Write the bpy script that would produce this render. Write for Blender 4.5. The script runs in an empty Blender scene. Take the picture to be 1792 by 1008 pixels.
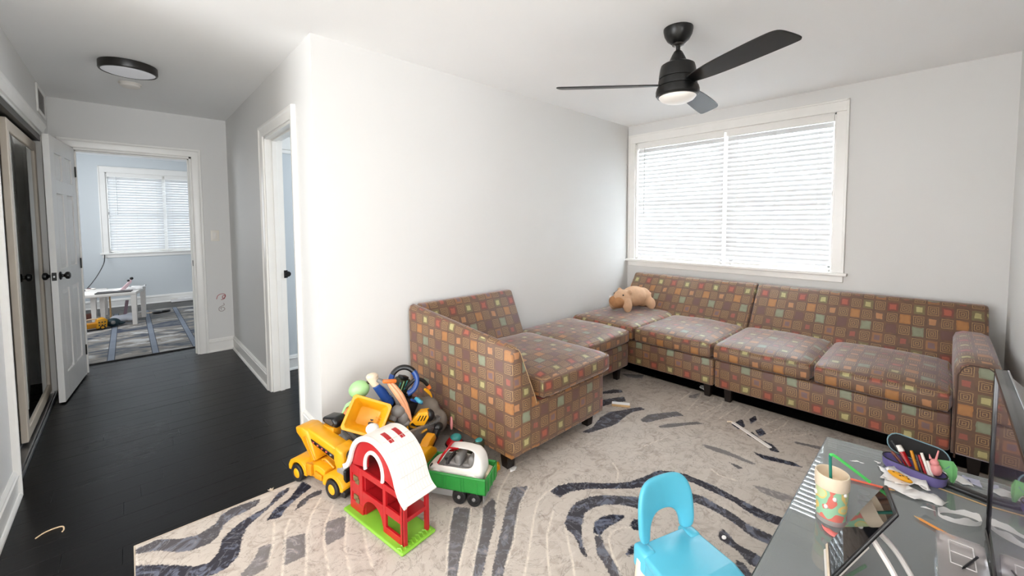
import bpy, bmesh, math, random
import numpy as np
from mathutils import Vector, Matrix, Euler
random.seed(7)
R = math.radians
SC = bpy.context.scene
COL = SC.collection

# ------------------------------------------------------------------ camera, world, light, exposure
cam_d = bpy.data.cameras.new('camera'); cam = bpy.data.objects.new('camera', cam_d); COL.objects.link(cam)
cam_d.sensor_fit = 'HORIZONTAL'; cam_d.sensor_width = 36.0; cam_d.lens = 14.357
cam_d.shift_x = -0.01344; cam_d.shift_y = -0.0433; cam_d.clip_start = 0.02
_r = Vector((0.71583476, -0.69825704, -0.0042068)); _u = Vector((0.04004743, 0.03503939, 0.99858322)); _f = Vector((0.69712036, 0.71498905, -0.05304581))
cam.matrix_world = Matrix(((_r.x, _u.x, -_f.x, 0), (_r.y, _u.y, -_f.y, 0), (_r.z, _u.z, -_f.z, 1.3586), (0, 0, 0, 1)))
SC.camera = cam

world = bpy.data.worlds.new('daylight'); SC.world = world; world.use_nodes = True
bg = world.node_tree.nodes['Background']; bg.inputs['Color'].default_value = (0.80, 0.90, 1.0, 1); bg.inputs['Strength'].default_value = 3.0
SC.view_settings.view_transform = 'Standard'; SC.view_settings.look = 'None'; SC.view_settings.gamma = 1.0
SC.view_settings.use_curve_mapping = False; SC.view_settings.exposure = 0.93
SC.cycles.diffuse_bounces = 8; SC.cycles.max_bounces = 16; SC.cycles.transparent_max_bounces = 16
SC.cycles.use_denoising = True; SC.cycles.sample_clamp_indirect = 8.0

def area(name, loc, rot, sx, sy, power, color):
    d = bpy.data.lights.new(name, 'AREA'); d.shape = 'RECTANGLE'; d.size = sx; d.size_y = sy; d.energy = power; d.color = color
    o = bpy.data.objects.new(name, d); COL.objects.link(o); o.location = loc; o.rotation_euler = rot
    return o
# daylight outside living room and bedroom windows; added fill lamps; lamps of an assumed kitchen
area('window_daylight', (4.75, 1.55, 1.75), (0, R(90), 0), 2.0, 2.4, 350, (0.86, 0.93, 1.0))
area('bedroom_daylight', (0.55, 10.1, 1.7), (R(-90), 0, 0), 2.4, 2.0, 34, (0.90, 0.95, 1.0))
area('bedroom_side_fill', (-1.28, 7.6, 1.5), (0, R(-90), 0), 1.3, 1.6, 24, (0.92, 0.96, 1.0))  # added fill to brighten the bedroom; this wall has no window
area('side_room_fill', (3.15, 3.4, 1.6), (0, R(90), 0), 1.2, 1.0, 16, (0.84, 0.92, 1.0))  # added bluish fill inside the side room, standing in for a window
area('assumed_kitchen_daylight', (-0.5, -3.45, 1.15), (R(90), 0, 0), 2.4, 2.0, 42, (1.0, 0.95, 0.90))  # unseen source, assumed because the room is lit from behind the camera
area('kitchen_side_fill', (-3.35, 1.78, 1.3), (0, R(-90), 0), 2.0, 1.5, 38, (1.0, 0.96, 0.92))  # added unseen source that brightens the window wall from the front
area('assumed_kitchen_lamp', (-1.5, -0.4, 2.40), (0, 0, 0), 1.5, 1.5, 36, (1.0, 0.93, 0.85))  # unseen lamp, assumed for the warm light from behind the camera

# ------------------------------------------------------------------ object helpers
def link(o, parent=None, loc=None, rz=None):
    COL.objects.link(o)
    if parent is not None: o.parent = parent
    if loc is not None: o.location = loc
    if rz is not None: o.rotation_euler = (0, 0, rz)
    return o
def tag(o, label=None, cat=None, group=None, kind=None):
    if label: o['label'] = label
    if cat: o['category'] = cat
    if group: o['group'] = group
    if kind: o['kind'] = kind
    return o
def thing(name, label, cat, loc=(0, 0, 0), rz=0.0, group=None, rot=None):
    o = bpy.data.objects.new(name, None); o.empty_display_size = 0.1
    link(o, None, loc, rz)
    if rot is not None: o.rotation_euler = rot
    return tag(o, label, cat, group)
def struct(name):
    o = bpy.data.objects.new(name, None); link(o); o['kind'] = 'structure'; return o
def obj(name, bm, mat, parent=None, loc=None, rot=None, smooth=35, label=None):
    bmesh.ops.recalc_face_normals(bm, faces=bm.faces)
    me = bpy.data.meshes.new(name); bm.to_mesh(me); bm.free()
    if smooth:
        me.polygons.foreach_set('use_smooth', [True] * len(me.polygons))
        me.set_sharp_from_angle(angle=R(smooth))
    me.materials.append(mat)
    o = bpy.data.objects.new(name, me); link(o, parent, loc)
    if rot is not None: o.rotation_euler = rot
    if label: o['label'] = label
    return o
def share(name, src, parent, loc=None, rot=None):
    o = bpy.data.objects.new(name, src.data); link(o, parent, loc if loc is not None else src.location)
    o.rotation_euler = rot if rot is not None else src.rotation_euler
    return o
def copy_tree(o, parent=None):
    c = o.copy(); COL.objects.link(c)
    if parent is not None: c.parent = parent
    for ch in list(o.children): copy_tree(ch, c)
    return c
def tb(): return bmesh.new()
def put(dst, src, M=None):
    me = bpy.data.meshes.new('tmp'); src.to_mesh(me); src.free()
    if M is not None: me.transform(M)
    dst.from_mesh(me); bpy.data.meshes.remove(me)
def TRS(loc=(0, 0, 0), rot=(0, 0, 0), sc=(1, 1, 1)):
    return Matrix.LocRotScale(Vector(loc), Euler(rot), Vector(sc))
def box(dst, c, s, b=0.0, seg=2, rot=(0, 0, 0)):
    t = tb(); bmesh.ops.create_cube(t, size=1.0)
    bmesh.ops.scale(t, vec=Vector(s), verts=t.verts)
    if b > 0: bmesh.ops.bevel(t, geom=list(t.edges), offset=min(b, min(s) * 0.49), segments=seg, profile=0.5, affect='EDGES')
    put(dst, t, TRS(c, rot)); return dst
def bx(dst, x0, x1, y0, y1, z0, z1, b=0.0, seg=2):
    return box(dst, ((x0 + x1) / 2, (y0 + y1) / 2, (z0 + z1) / 2), (abs(x1 - x0), abs(y1 - y0), abs(z1 - z0)), b, seg)
def align(d):
    return Vector(d).normalized().to_track_quat('Z', 'Y').to_matrix().to_4x4()
def cyl(dst, p0, p1, r0, r1=None, n=20, b=0.0):
    p0 = Vector(p0); p1 = Vector(p1); r1 = r0 if r1 is None else r1; h = (p1 - p0).length
    prof = [(0, 0), (r0, 0), (r1, h), (0, h)] if b <= 0 else [(0, 0), (r0 - b, 0), (r0, b), (r1, h - b), (r1 - b, h), (0, h)]
    return lathe(dst, prof, n, Matrix.Translation(p0) @ align(p1 - p0))
def lathe(dst, prof, n=24, M=None):
    t = tb(); rings = []
    for r, z in prof:
        if r < 1e-6: rings.append([t.verts.new((0, 0, z))])
        else: rings.append([t.verts.new((r * math.cos(2 * math.pi * k / n), r * math.sin(2 * math.pi * k / n), z)) for k in range(n)])
    for a, b in zip(rings, rings[1:]):
        for k in range(n):
            k2 = (k + 1) % n
            if len(a) == 1 and len(b) == 1: continue
            if len(a) == 1: t.faces.new((a[0], b[k], b[k2]))
            elif len(b) == 1: t.faces.new((a[k], a[k2], b[0]))
            else: t.faces.new((a[k], a[k2], b[k2], b[k]))
    put(dst, t, M); return dst
def ball(dst, c, s, rot=(0, 0, 0), n=16):
    t = tb(); bmesh.ops.create_uvsphere(t, u_segments=n, v_segments=max(6, n * 2 // 3), radius=1.0)
    s = (s, s, s) if not hasattr(s, '__len__') else s
    put(dst, t, TRS(c, rot, s)); return dst
def spline(pts, n=8, closed=False):
    P = [Vector(p) for p in pts]; out = []; m = len(P)
    for i in range(m if closed else m - 1):
        p0 = P[(i - 1) % m] if closed or i > 0 else P[0]; p1 = P[i]; p2 = P[(i + 1) % m]
        p3 = P[(i + 2) % m] if closed or i + 2 < m else P[-1]
        for k in range(n):
            u = k / n
            out.append(0.5 * ((2 * p1) + (p2 - p0) * u + (2 * p0 - 5 * p1 + 4 * p2 - p3) * u * u + (3 * p1 - p0 - 3 * p2 + p3) * u ** 3))
    if not closed: out.append(P[-1])
    return out
def tube(dst, pts, r, n=8, closed=False, caps=True):
    P = [Vector(p) for p in pts]; m = len(P); t = tb(); rings = []
    rr = r if hasattr(r, '__len__') else [r] * m
    up = Vector((0, 0, 1)); prevx = None
    for i in range(m):
        a = P[(i - 1) % m] if closed or i > 0 else P[0]; b = P[(i + 1) % m] if closed or i < m - 1 else P[-1]
        d = (b - a)
        d = d.normalized() if d.length > 1e-9 else Vector((0, 0, 1))
        if prevx is None:
            x = d.cross(up)
            if x.length < 1e-3: x = d.cross(Vector((1, 0, 0)))
        else: x = prevx - d * prevx.dot(d)
        x.normalize(); y = d.cross(x); prevx = x
        rings.append([t.verts.new(P[i] + (x * math.cos(2 * math.pi * k / n) + y * math.sin(2 * math.pi * k / n)) * rr[i]) for k in range(n)])
    for i in range(m if closed else m - 1):
        a = rings[i]; b = rings[(i + 1) % m]
        for k in range(n): t.faces.new((a[k], a[(k + 1) % n], b[(k + 1) % n], b[k]))
    if caps and not closed:
        t.faces.new(rings[0]); t.faces.new(rings[-1])
    put(dst, t); return dst
def prism(dst, poly, h, M=None, b=0.0, seg=2):
    """poly in local xy, extruded along z by h"""
    t = tb(); vs = [t.verts.new((x, y, 0)) for x, y in poly]; f = t.faces.new(vs)
    r = bmesh.ops.extrude_face_region(t, geom=[f]); bmesh.ops.translate(t, vec=(0, 0, h), verts=[v for v in r['geom'] if isinstance(v, bmesh.types.BMVert)])
    bmesh.ops.recalc_face_normals(t, faces=t.faces)
    if b > 0:
        ed = [e for e in t.edges if len(e.link_faces) == 2 and e.calc_face_angle(0) > R(25)]
        bmesh.ops.bevel(t, geom=ed, offset=b, segments=seg, profile=0.5, affect='EDGES')
    put(dst, t, M); return dst
XZ = Matrix(((1, 0, 0, 0), (0, 0, -1, 0), (0, 1, 0, 0), (0, 0, 0, 1)))       # local (x,y) -> world (x,z), extrude towards -y
YZ = Matrix(((0, 0, 1, 0), (1, 0, 0, 0), (0, 1, 0, 0), (0, 0, 0, 1)))        # local (x,y) -> world (y,z), extrude towards +x
def loft(dst, secs, cap=True):
    t = tb(); rs = [[t.verts.new(p) for p in s] for s in secs]; n = len(rs[0])
    for a, b in zip(rs, rs[1:]):
        for k in range(n): t.faces.new((a[k], a[(k + 1) % n], b[(k + 1) % n], b[k]))
    if cap: t.faces.new(rs[0]); t.faces.new(rs[-1])
    put(dst, t); return dst
def bev(bm, off, seg=2, ang=25):
    bmesh.ops.recalc_face_normals(bm, faces=bm.faces)
    ed = [e for e in bm.edges if len(e.link_faces) == 2 and e.calc_face_angle(0) > R(ang)]
    bmesh.ops.bevel(bm, geom=ed, offset=off, segments=seg, profile=0.5, affect='EDGES'); return bm
def boxuv(bm, M=None):
    """box-projected uv in metres from the vertex positions (M: to the piece's own frame)"""
    bm.faces.ensure_lookup_table(); bmesh.ops.recalc_face_normals(bm, faces=bm.faces); bm.normal_update()
    uv = bm.loops.layers.uv.verify()
    for f in bm.faces:
        n = f.normal; ax = max(range(3), key=lambda i: abs(n[i]) * (1.25 if i != 2 else 1.0))
        for l in f.loops:
            c = l.vert.co
            l[uv].uv = ((c.y, c.z) if ax == 0 else (c.x, c.z) if ax == 1 else (c.x, c.y))
    return bm

# ------------------------------------------------------------------ material helpers
class NT:
    def __init__(self, name):
        self.m = bpy.data.materials.new(name); self.m.use_nodes = True; self.t = self.m.node_tree
        self.p = self.t.nodes['Principled BSDF']; self.out = self.t.nodes['Material Output']
    def n(self, typ, **kw):
        nd = self.t.nodes.new(typ)
        for k, v in kw.items(): setattr(nd, k, v)
        return nd
    def set(self, inp, v):
        if isinstance(v, bpy.types.NodeSocket): self.t.links.new(v, inp)
        elif hasattr(v, '__len__') and len(v) == 3 and len(inp.default_value) == 4: inp.default_value = (*v, 1)
        else: inp.default_value = v
    def math(self, op, a, b=0.0, c=0.0):
        nd = self.n('ShaderNodeMath', operation=op)
        for i, v in enumerate((a, b, c)): self.set(nd.inputs[i], v)
        return nd.outputs[0]
    def mix(self, f, a, b):
        nd = self.n('ShaderNodeMix', data_type='RGBA'); self.set(nd.inputs['Factor'], f); self.set(nd.inputs['A'], a); self.set(nd.inputs['B'], b)
        return nd.outputs['Result']
    def ramp(self, f, stops, interp='LINEAR'):
        nd = self.n('ShaderNodeValToRGB'); cr = nd.color_ramp; cr.interpolation = interp
        while len(cr.elements) < len(stops): cr.elements.new(0.5)
        for e, (p, c) in zip(cr.elements, stops):
            e.position = p; e.color = (*c, 1) if hasattr(c, '__len__') else (c, c, c, 1)
        self.set(nd.inputs[0], f); return nd.outputs[0]
    def noise(self, scale, detail=3, vec=None, dist=0.0, rough=0.5):
        nd = self.n('ShaderNodeTexNoise'); nd.inputs['Scale'].default_value = scale; nd.inputs['Detail'].default_value = detail
        nd.inputs['Distortion'].default_value = dist; nd.inputs['Roughness'].default_value = rough
        if vec is not None: self.set(nd.inputs['Vector'], vec)
        return nd.outputs['Fac']
    def coord(self, what='Object', scale=None):
        s = self.n('ShaderNodeTexCoord').outputs[what]
        if scale is not None:
            mp = self.n('ShaderNodeMapping'); mp.inputs['Scale'].default_value = scale; self.set(mp.inputs['Vector'], s); s = mp.outputs[0]
        return s
    def pos(self): return self.n('ShaderNodeNewGeometry').outputs['Position']
    def bump(self, h, strength=0.2, dist=0.01):
        nd = self.n('ShaderNodeBump'); nd.inputs['Strength'].default_value = strength; nd.inputs['Distance'].default_value = dist
        self.set(nd.inputs['Height'], h); self.set(self.p.inputs['Normal'], nd.outputs[0])
    def col(self, c): self.set(self.p.inputs['Base Color'], c)
    def rough(self, r): self.set(self.p.inputs['Roughness'], r)
def srgb(r, g, b):
    f = lambda v: (v / 255 / 12.92) if v / 255 <= 0.04045 else ((v / 255 + 0.055) / 1.055) ** 2.4
    return (f(r), f(g), f(b))
def mat(name, rgb, rough=0.5, metal=0.0, var=0.0, bump=0.0, bscale=200, spec=None, trans=0.0, coat=0.0, emit=0.0, vscale=8):
    k = NT(name); c = srgb(*rgb)
    if var > 0:
        f = k.noise(vscale, 4, k.coord('Object'))
        k.col(k.mix(k.ramp(f, [(0.3, 0.0), (0.7, 1.0)]), tuple(v * (1 - var) for v in c), tuple(min(1, v * (1 + var * 0.6)) for v in c)))
    else: k.col(c)
    k.rough(rough); k.p.inputs['Metallic'].default_value = metal
    if spec is not None: k.p.inputs['Specular IOR Level'].default_value = spec
    if trans: k.p.inputs['Transmission Weight'].default_value = trans
    if coat: k.p.inputs['Coat Weight'].default_value = coat
    if emit: k.p.inputs['Emission Color'].default_value = (*c, 1); k.p.inputs['Emission Strength'].default_value = emit
    if bump > 0: k.bump(k.noise(bscale, 2, k.coord('Object')), bump, 0.002)
    return k.m
def plastic(name, rgb, rough=0.35, var=0.08): return mat(name, rgb, rough, var=var, vscale=14, bump=0.04, bscale=120)
def thin_glass(name, tint=(1, 1, 1), haze=0.0, hcol=(0.3, 0.33, 0.33), rough=0.02, ior=1.5, base=0.0):
    """clear sheet: tinted transparency, Fresnel reflection, a share of plain diffuse colour"""
    k = NT(name); t = k.n('ShaderNodeBsdfTransparent'); t.inputs[0].default_value = (*tint, 1)
    g = k.n('ShaderNodeBsdfGlossy'); g.inputs['Roughness'].default_value = rough; g.inputs['Color'].default_value = (1, 1, 1, 1)
    fr = k.n('ShaderNodeFresnel'); fr.inputs['IOR'].default_value = ior
    cur = t.outputs[0]
    if haze > 0:
        d = k.n('ShaderNodeBsdfDiffuse'); d.inputs[0].default_value = (*hcol, 1)
        m = k.n('ShaderNodeMixShader'); m.inputs[0].default_value = haze
        k.t.links.new(cur, m.inputs[1]); k.t.links.new(d.outputs[0], m.inputs[2]); cur = m.outputs[0]
    f = fr.outputs[0]
    if base > 0: f = k.math('ADD', f, base)
    m = k.n('ShaderNodeMixShader'); k.set(m.inputs[0], f); k.t.links.new(cur, m.inputs[1]); k.t.links.new(g.outputs[0], m.inputs[2])
    k.t.links.new(m.outputs[0], k.out.inputs['Surface']); return k.m

# ------------------------------------------------------------------ materials
def wall_mat(name, rgb, rough=0.42):
    k = NT(name); c = srgb(*rgb); p = k.pos()
    f = k.noise(1.3, 3, p); k.col(k.mix(f, tuple(v * 0.975 for v in c), tuple(min(1, v * 1.015) for v in c)))
    k.rough(rough); k.p.inputs['Specular IOR Level'].default_value = 0.18; k.bump(k.noise(160, 2, p), 0.05, 0.002); return k.m
M_WALL = wall_mat('wall_paint', (222, 221, 219), 0.5)
M_BEDWALL = wall_mat('wall_paint_daylight_tint', (208, 213, 216), 0.42)  # same wall paint with the blue of daylight mixed into its colour
M_CEIL = wall_mat('ceiling_paint', (246, 246, 246), 0.7)
M_TRIM = mat('white_trim_paint', (238, 236, 232), 0.28, var=0.02)
M_DOOR = mat('white_door_paint', (236, 235, 233), 0.3, var=0.02)
M_BLACKMETAL = mat('black_metal', (14, 13, 13), 0.35, spec=0.5)
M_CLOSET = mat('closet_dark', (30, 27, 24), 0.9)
def floor_mat():
    k = NT('black_stained_wood'); p = k.pos()
    mp = k.n('ShaderNodeMapping'); mp.inputs['Scale'].default_value = (1.2, 16, 1); k.set(mp.inputs['Vector'], p)
    g = k.noise(3.0, 5, mp.outputs[0], 0.6, 0.62); w = k.noise(1.6, 5, p, 0.8)
    ob = k.n('ShaderNodeObjectInfo').outputs['Random']
    c = k.mix(g, (0.0025, 0.0023, 0.0025), (0.006, 0.0056, 0.006)); c = k.mix(k.math('MULTIPLY', ob, 0.3), c, (0.004, 0.0038, 0.004))
    k.col(k.mix(k.ramp(w, [(0.62, 0.0), (0.75, 1.0)]), c, (0.014, 0.0138, 0.015)))
    k.rough(k.math('ADD', k.math('MULTIPLY', w, 0.16), k.math('ADD', k.math('MULTIPLY', g, 0.10), 0.17))); k.p.inputs['Specular IOR Level'].default_value = 0.2
    k.bump(k.math('ADD', g, k.math('MULTIPLY', w, 0.6)), 0.10, 0.004); return k.m
M_FLOOR = floor_mat()
def blind_mat():
    k = NT('white_blind_slat'); d = k.n('ShaderNodeBsdfDiffuse'); d.inputs[0].default_value = (0.78, 0.79, 0.80, 1)
    t = k.n('ShaderNodeBsdfTranslucent'); t.inputs[0].default_value = (0.86, 0.88, 0.90, 1)
    m = k.n('ShaderNodeMixShader'); m.inputs[0].default_value = 0.03
    k.t.links.new(d.outputs[0], m.inputs[1]); k.t.links.new(t.outputs[0], m.inputs[2]); k.t.links.new(m.outputs[0], k.out.inputs['Surface']); return k.m
M_SLAT = blind_mat()
M_PANE = thin_glass('window_glass', (0.97, 0.98, 0.98))
M_CORD = mat('white_cord', (225, 225, 222), 0.6)
def fabric():
    k = NT('square_patterned_upholstery')
    uvn = k.n('ShaderNodeUVMap').outputs[0]
    wob = k.n('ShaderNodeTexNoise'); wob.inputs['Scale'].default_value = 55; wob.inputs['Detail'].default_value = 2; k.set(wob.inputs['Vector'], uvn)
    sv = k.n('ShaderNodeVectorMath', operation='SUBTRACT'); k.set(sv.inputs[0], wob.outputs['Color']); sv.inputs[1].default_value = (0.5, 0.5, 0.5)
    ml = k.n('ShaderNodeVectorMath', operation='SCALE'); k.set(ml.inputs[0], sv.outputs[0]); ml.inputs['Scale'].default_value = 0.006
    ad = k.n('ShaderNodeVectorMath', operation='ADD'); k.set(ad.inputs[0], uvn); k.set(ad.inputs[1], ml.outputs[0])
    sp = k.n('ShaderNodeSeparateXYZ'); k.set(sp.inputs[0], ad.outputs[0])
    P = 1 / 0.0695
    u = k.math('MULTIPLY', sp.outputs[0], P); v = k.math('MULTIPLY', sp.outputs[1], P)
    i = k.math('FLOOR', u); j = k.math('FLOOR', v)
    fu = k.math('ABSOLUTE', k.math('SUBTRACT', k.math('SUBTRACT', u, i), 0.5)); fv = k.math('ABSOLUTE', k.math('SUBTRACT', k.math('SUBTRACT', v, j), 0.5))
    ch = k.math('MAXIMUM', fu, fv)
    par = k.math('FLOORED_MODULO', k.math('ADD', i, j), 2.0)
    # nested squares: rings at 0.37, 0.235, 0.10
    ring = k.math('ABSOLUTE', k.math('SUBTRACT', k.math('FLOORED_MODULO', k.math('ADD', ch, -0.0325), 0.135), 0.0675))
    line = k.math('MULTIPLY', k.math('LESS_THAN', ring, 0.023), k.math('LESS_THAN', ch, 0.41))
    grain = k.noise(700, 2, uvn); blot = k.noise(24, 4, uvn)
    brown = k.mix(k.ramp(blot, [(0.3, 0.0), (0.7, 1.0)]), srgb(94, 69, 54), srgb(120, 88, 64))
    conc = k.mix(line, k.mix(k.math('MULTIPLY', k.math('LESS_THAN', ch, 0.40), 0.4), brown, srgb(86, 60, 48)), srgb(170, 136, 92))
    r = k.math('FLOORED_MODULO', j, 4.0); c = k.math('FLOORED_MODULO', k.math('FLOOR', k.math('DIVIDE', i, 2.0)), 2.0)
    key = k.math('DIVIDE', k.math('ADD', k.math('MULTIPLY', r, 2.0), k.math('ADD', c, 0.5)), 8.0)
    def st(vals): return [(q / 8, srgb(*v) if hasattr(v, '__len__') else v) for q, v in enumerate(vals)]
    o = k.ramp(key, st([(128, 134, 110), (104, 72, 66), (108, 82, 64), (168, 112, 60), (118, 106, 72), (122, 66, 54), (150, 104, 68), (108, 80, 64)]), 'CONSTANT')
    ce = k.ramp(key, st([(138, 146, 122), (106, 74, 68), (184, 130, 88), (176, 122, 68), (186, 176, 122), (172, 88, 68), (122, 96, 98), (156, 86, 72)]), 'CONSTANT')
    cs = k.ramp(key, st([0.30, 0.30, 0.26, 0.30, 0.23, 0.25, 0.23, 0.22]), 'CONSTANT')
    osz = 0.405
    edge = k.math('ADD', ch, k.math('MULTIPLY', k.math('SUBTRACT', blot, 0.5), 0.16))
    inc = k.math('LESS_THAN', edge, cs); ino = k.math('LESS_THAN', edge, osz)
    cell = k.mix(ino, brown, k.mix(inc, o, ce))
    colr = k.mix(par, conc, cell)
    colr = k.mix(k.math('MULTIPLY', k.ramp(blot, [(0.35, 0.0), (0.75, 1.0)]), 0.28), colr, srgb(104, 72, 52))
    colr = k.mix(k.math('MULTIPLY', grain, 0.22), colr, srgb(66, 48, 40))
    k.col(colr); k.rough(0.50); k.p.inputs['Sheen Weight'].default_value = 0.45; k.p.inputs['Sheen Roughness'].default_value = 0.35; k.p.inputs['Sheen Tint'].default_value = (.95, .90, 1, 1)
    k.p.inputs['Specular IOR Level'].default_value = 0.6
    k.bump(grain, 0.25, 0.002); return k.m
M_FAB = fabric()
M_PIPE = mat('upholstery_piping', (150, 116, 84), 0.6)
M_PIPED = mat('dark_upholstery_piping', (70, 46, 36), 0.6)
M_LEG = mat('espresso_wood', (26, 18, 15), 0.35, var=0.2)
M_YEL = plastic('yellow_plastic', (226, 160, 22)); M_YELD = plastic('deep_yellow_plastic', (206, 138, 16)); M_BLK = plastic('black_plastic', (20, 19, 20), 0.35)
M_RUB = mat('black_rubber', (24, 23, 23), 0.6); M_RED = plastic('red_plastic', (172, 22, 28), 0.3); M_REDD = plastic('red_plastic_inside', (160, 20, 26), 0.4)
M_WHT = plastic('white_plastic', (230, 225, 219), 0.35, 0.04); M_GRN = plastic('green_plastic', (46, 140, 60), 0.35); M_LIME = plastic('lime_plastic', (124, 178, 52), 0.4)
M_GRY = plastic('grey_plastic', (132, 130, 128), 0.45); M_DGRY = plastic('dark_grey_plastic', (70, 68, 68), 0.5); M_BLUE = plastic('blue_plastic', (40, 78, 150), 0.3)
M_PEACH = plastic('peach_plastic', (234, 168, 126), 0.4); M_TEAL = plastic('teal_plastic', (62, 150, 148), 0.25); M_PINK = plastic('pink_plastic', (232, 150, 150), 0.4)
M_ORG = plastic('orange_plastic', (226, 120, 50), 0.4); M_MINT = plastic('mint_plastic', (168, 214, 150), 0.4); M_OLIVE = plastic('olive_plastic', (60, 62, 44), 0.5)
M_CREAM = plastic('cream_plastic', (226, 208, 184), 0.5); M_SKY = plastic('sky_blue_plastic', (88, 182, 208), 0.33, 0.02); M_CHAIRLEG = plastic('ivory_plastic', (236, 222, 200), 0.4)
M_PAPER = mat('white_paper', (240, 238, 236), 0.8, var=0.03); M_WOOD = mat('pale_wood', (206, 170, 124), 0.6, var=0.15, vscale=30)
M_CHROME = mat('chrome', (200, 200, 200), 0.15, 1.0); M_ALU = mat('brushed_aluminium', (176, 176, 178), 0.32, 1.0)
M_PURP = mat('purple_fabric', (112, 102, 158), 0.7, var=0.1); M_TAN = mat('tan_plush', (206, 168, 136), 0.95, var=0.12, bump=0.5, bscale=400, vscale=20)
M_TAND = mat('brown_plush', (176, 128, 88), 0.95, var=0.12, bump=0.5, bscale=400, vscale=20)
M_CLEAR = thin_glass('clear_plastic', (0.96, 0.93, 0.93), 0.30, (0.97, 0.90, 0.89), 0.15, 1.45)
M_TOTE = thin_glass('smoky_clear_tote', (0.66, 0.64, 0.62), 0.42, (0.34, 0.33, 0.32), 0.25, 1.45)
M_TGLASS = thin_glass('tinted_table_glass', (0.74, 0.80, 0.80), 0.36, (0.52, 0.57, 0.58), 0.012, 1.52, 0.04)
M_SHELFGLASS = thin_glass('clear_shelf_glass', (0.90, 0.93, 0.93), 0.06, (0.36, 0.40, 0.41), 0.02, 1.5)

# ================================================================== the setting
def wall(name, boxes, m=None):
    bm = tb()
    for b in boxes: bx(bm, *b)
    o = obj(name, bm, m or M_WALL, smooth=0); o['kind'] = 'structure'; return o
H = 2.44; XW = 4.152; YA = 2.5636; XA = 0.79; YE = 5.365; XL = -0.453; YR = -0.308
wall('wall_window', [(XW, XW + .15, -.45, .64, 0, H), (XW, XW + .15, 2.468, 2.70, 0, H), (XW, XW + .15, .64, 2.468, 0, .93), (XW, XW + .15, .64, 2.468, 2.235, H)])
wall('wall_sofa', [(XA, XW, YA, YA + .12, 0, H)])
wall('wall_hall_right', [(XA, XA + .12, YA + .12, 2.97, 0, H), (XA, XA + .12, 3.735, YE, 0, H), (XA, XA + .12, 2.97, 3.735, 2.03, H)])
wall('wall_hall_end', [(XL - .12, -.33, YE, YE + .12, 0, H), (.49, 2.4, YE, YE + .12, 0, H), (-.33, .49, YE, YE + .12, 2.03, H), (-1.3, XL - .12, YE, YE + .12, 0, H)])
wall('wall_left', [(XL - .12, XL, 2.62, 3.25, 0, H), (XL - .12, XL, 4.95, YE, 0, H), (XL - .12, XL, 3.25, 4.95, 2.06, H)])
wall('wall_television', [(1.25, XW + .15, YR - .12, YR, 0, H)])
wall('wall_kitchen', [(-3.1, XL - .12, 2.62, 2.74, 0, H), (-3.22, -3.1, -3.3, 1.0, 0, H), (-3.22, -3.1, 2.56, 2.74, 0, H), (-3.22, -3.1, 1.0, 2.56, 0, .3), (-3.22, -3.1, 1.0, 2.56, 2.3, H), (-3.1, -1.7, -3.32, -3.2, 0, H), (.7, 1.25, -3.32, -3.2, 0, H), (-1.7, .7, -3.32, -3.2, 0, .15), (-1.7, .7, -3.32, -3.2, 2.15, H), (1.25, 1.37, -3.32, YR - .12, 0, H)])  # unseen room assumed behind the camera, openings made to let its light in
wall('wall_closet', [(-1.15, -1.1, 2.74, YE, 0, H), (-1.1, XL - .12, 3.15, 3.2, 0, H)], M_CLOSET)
wall('wall_bedroom_far', [(-1.3, -.222, 9.4, 9.52, 0, H), (1.24, 2.4, 9.4, 9.52, 0, H), (-.222, 1.24, 9.4, 9.52, 0, .885), (-.222, 1.24, 9.4, 9.52, 2.18, H)], M_BEDWALL)
wall('wall_bedroom_left', [(-1.42, -1.3, YE, 9.52, 0, H)], M_BEDWALL)
wall('wall_bedroom_right', [(2.4, 2.52, YE, 9.52, 0, H)], M_BEDWALL)
wall('wall_side_room', [(XA + .12, 3.2, 4.19, 4.31, 0, H), (3.2, 3.32, YA + .12, 4.31, 0, H)], M_BEDWALL)
wall('ceiling', [(-3.22, XW + .15, -.45, 9.52, H, H + .12), (-3.22, 1.37, -3.32, -.45, H, H + .12)], M_CEIL)

# floor: a base slab and every plank of it
fl = obj('floor', bx(bx(tb(), -3.22, XW + .15, -.45, 9.52, -.06, -.0055), -3.22, 1.37, -3.32, -.45, -.06, -.0055), mat('floor_gaps', (8, 7, 7), 0.8), smooth=0); fl['kind'] = 'structure'
kf = obj('floor_kitchen', bx(bx(tb(), -3.1, XL - .12, -.30, 2.62, -.0055, .0), -3.1, 1.25, -3.2, -.43, -.0055, .0), mat('pale_bounce_tile', (206, 200, 190), .35, var=.05), smooth=0); kf['kind'] = 'structure'  # unseen floor, added pale to bounce light onto the ceiling
pw = 0.127; rows = []
y = -.30
while y < 9.38:
    yc = y + pw / 2
    if yc < YA: rows.append((y, -.45, XW, 1.55))
    elif yc < YE + .06: rows.append((y, -.45, 3.1 if yc < 4.15 else XA, 1.4))
    else: rows.append((y, -1.28, 2.39, 1.5))
    y += pw
plank_src = {}
for (y, xa, xb, ln) in rows:
    x = xa - random.uniform(0, ln * .7)
    while x < xb:
        L = round(ln * random.choice((0.6, .8, 1.0)), 2); x0 = max(x, xa); x1 = min(x + L, xb)
        if x1 - x0 > .04:
            dz = random.uniform(-.0003, .0003)
            bm = tb(); bx(bm, x0 + .0004, x1 - .0004, y + .0004, y + pw - .0004, -.005, dz)
            bev(bm, .0007, 1)
            obj('floor_plank', bm, M_FLOOR, fl, smooth=0)
        x += L

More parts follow.
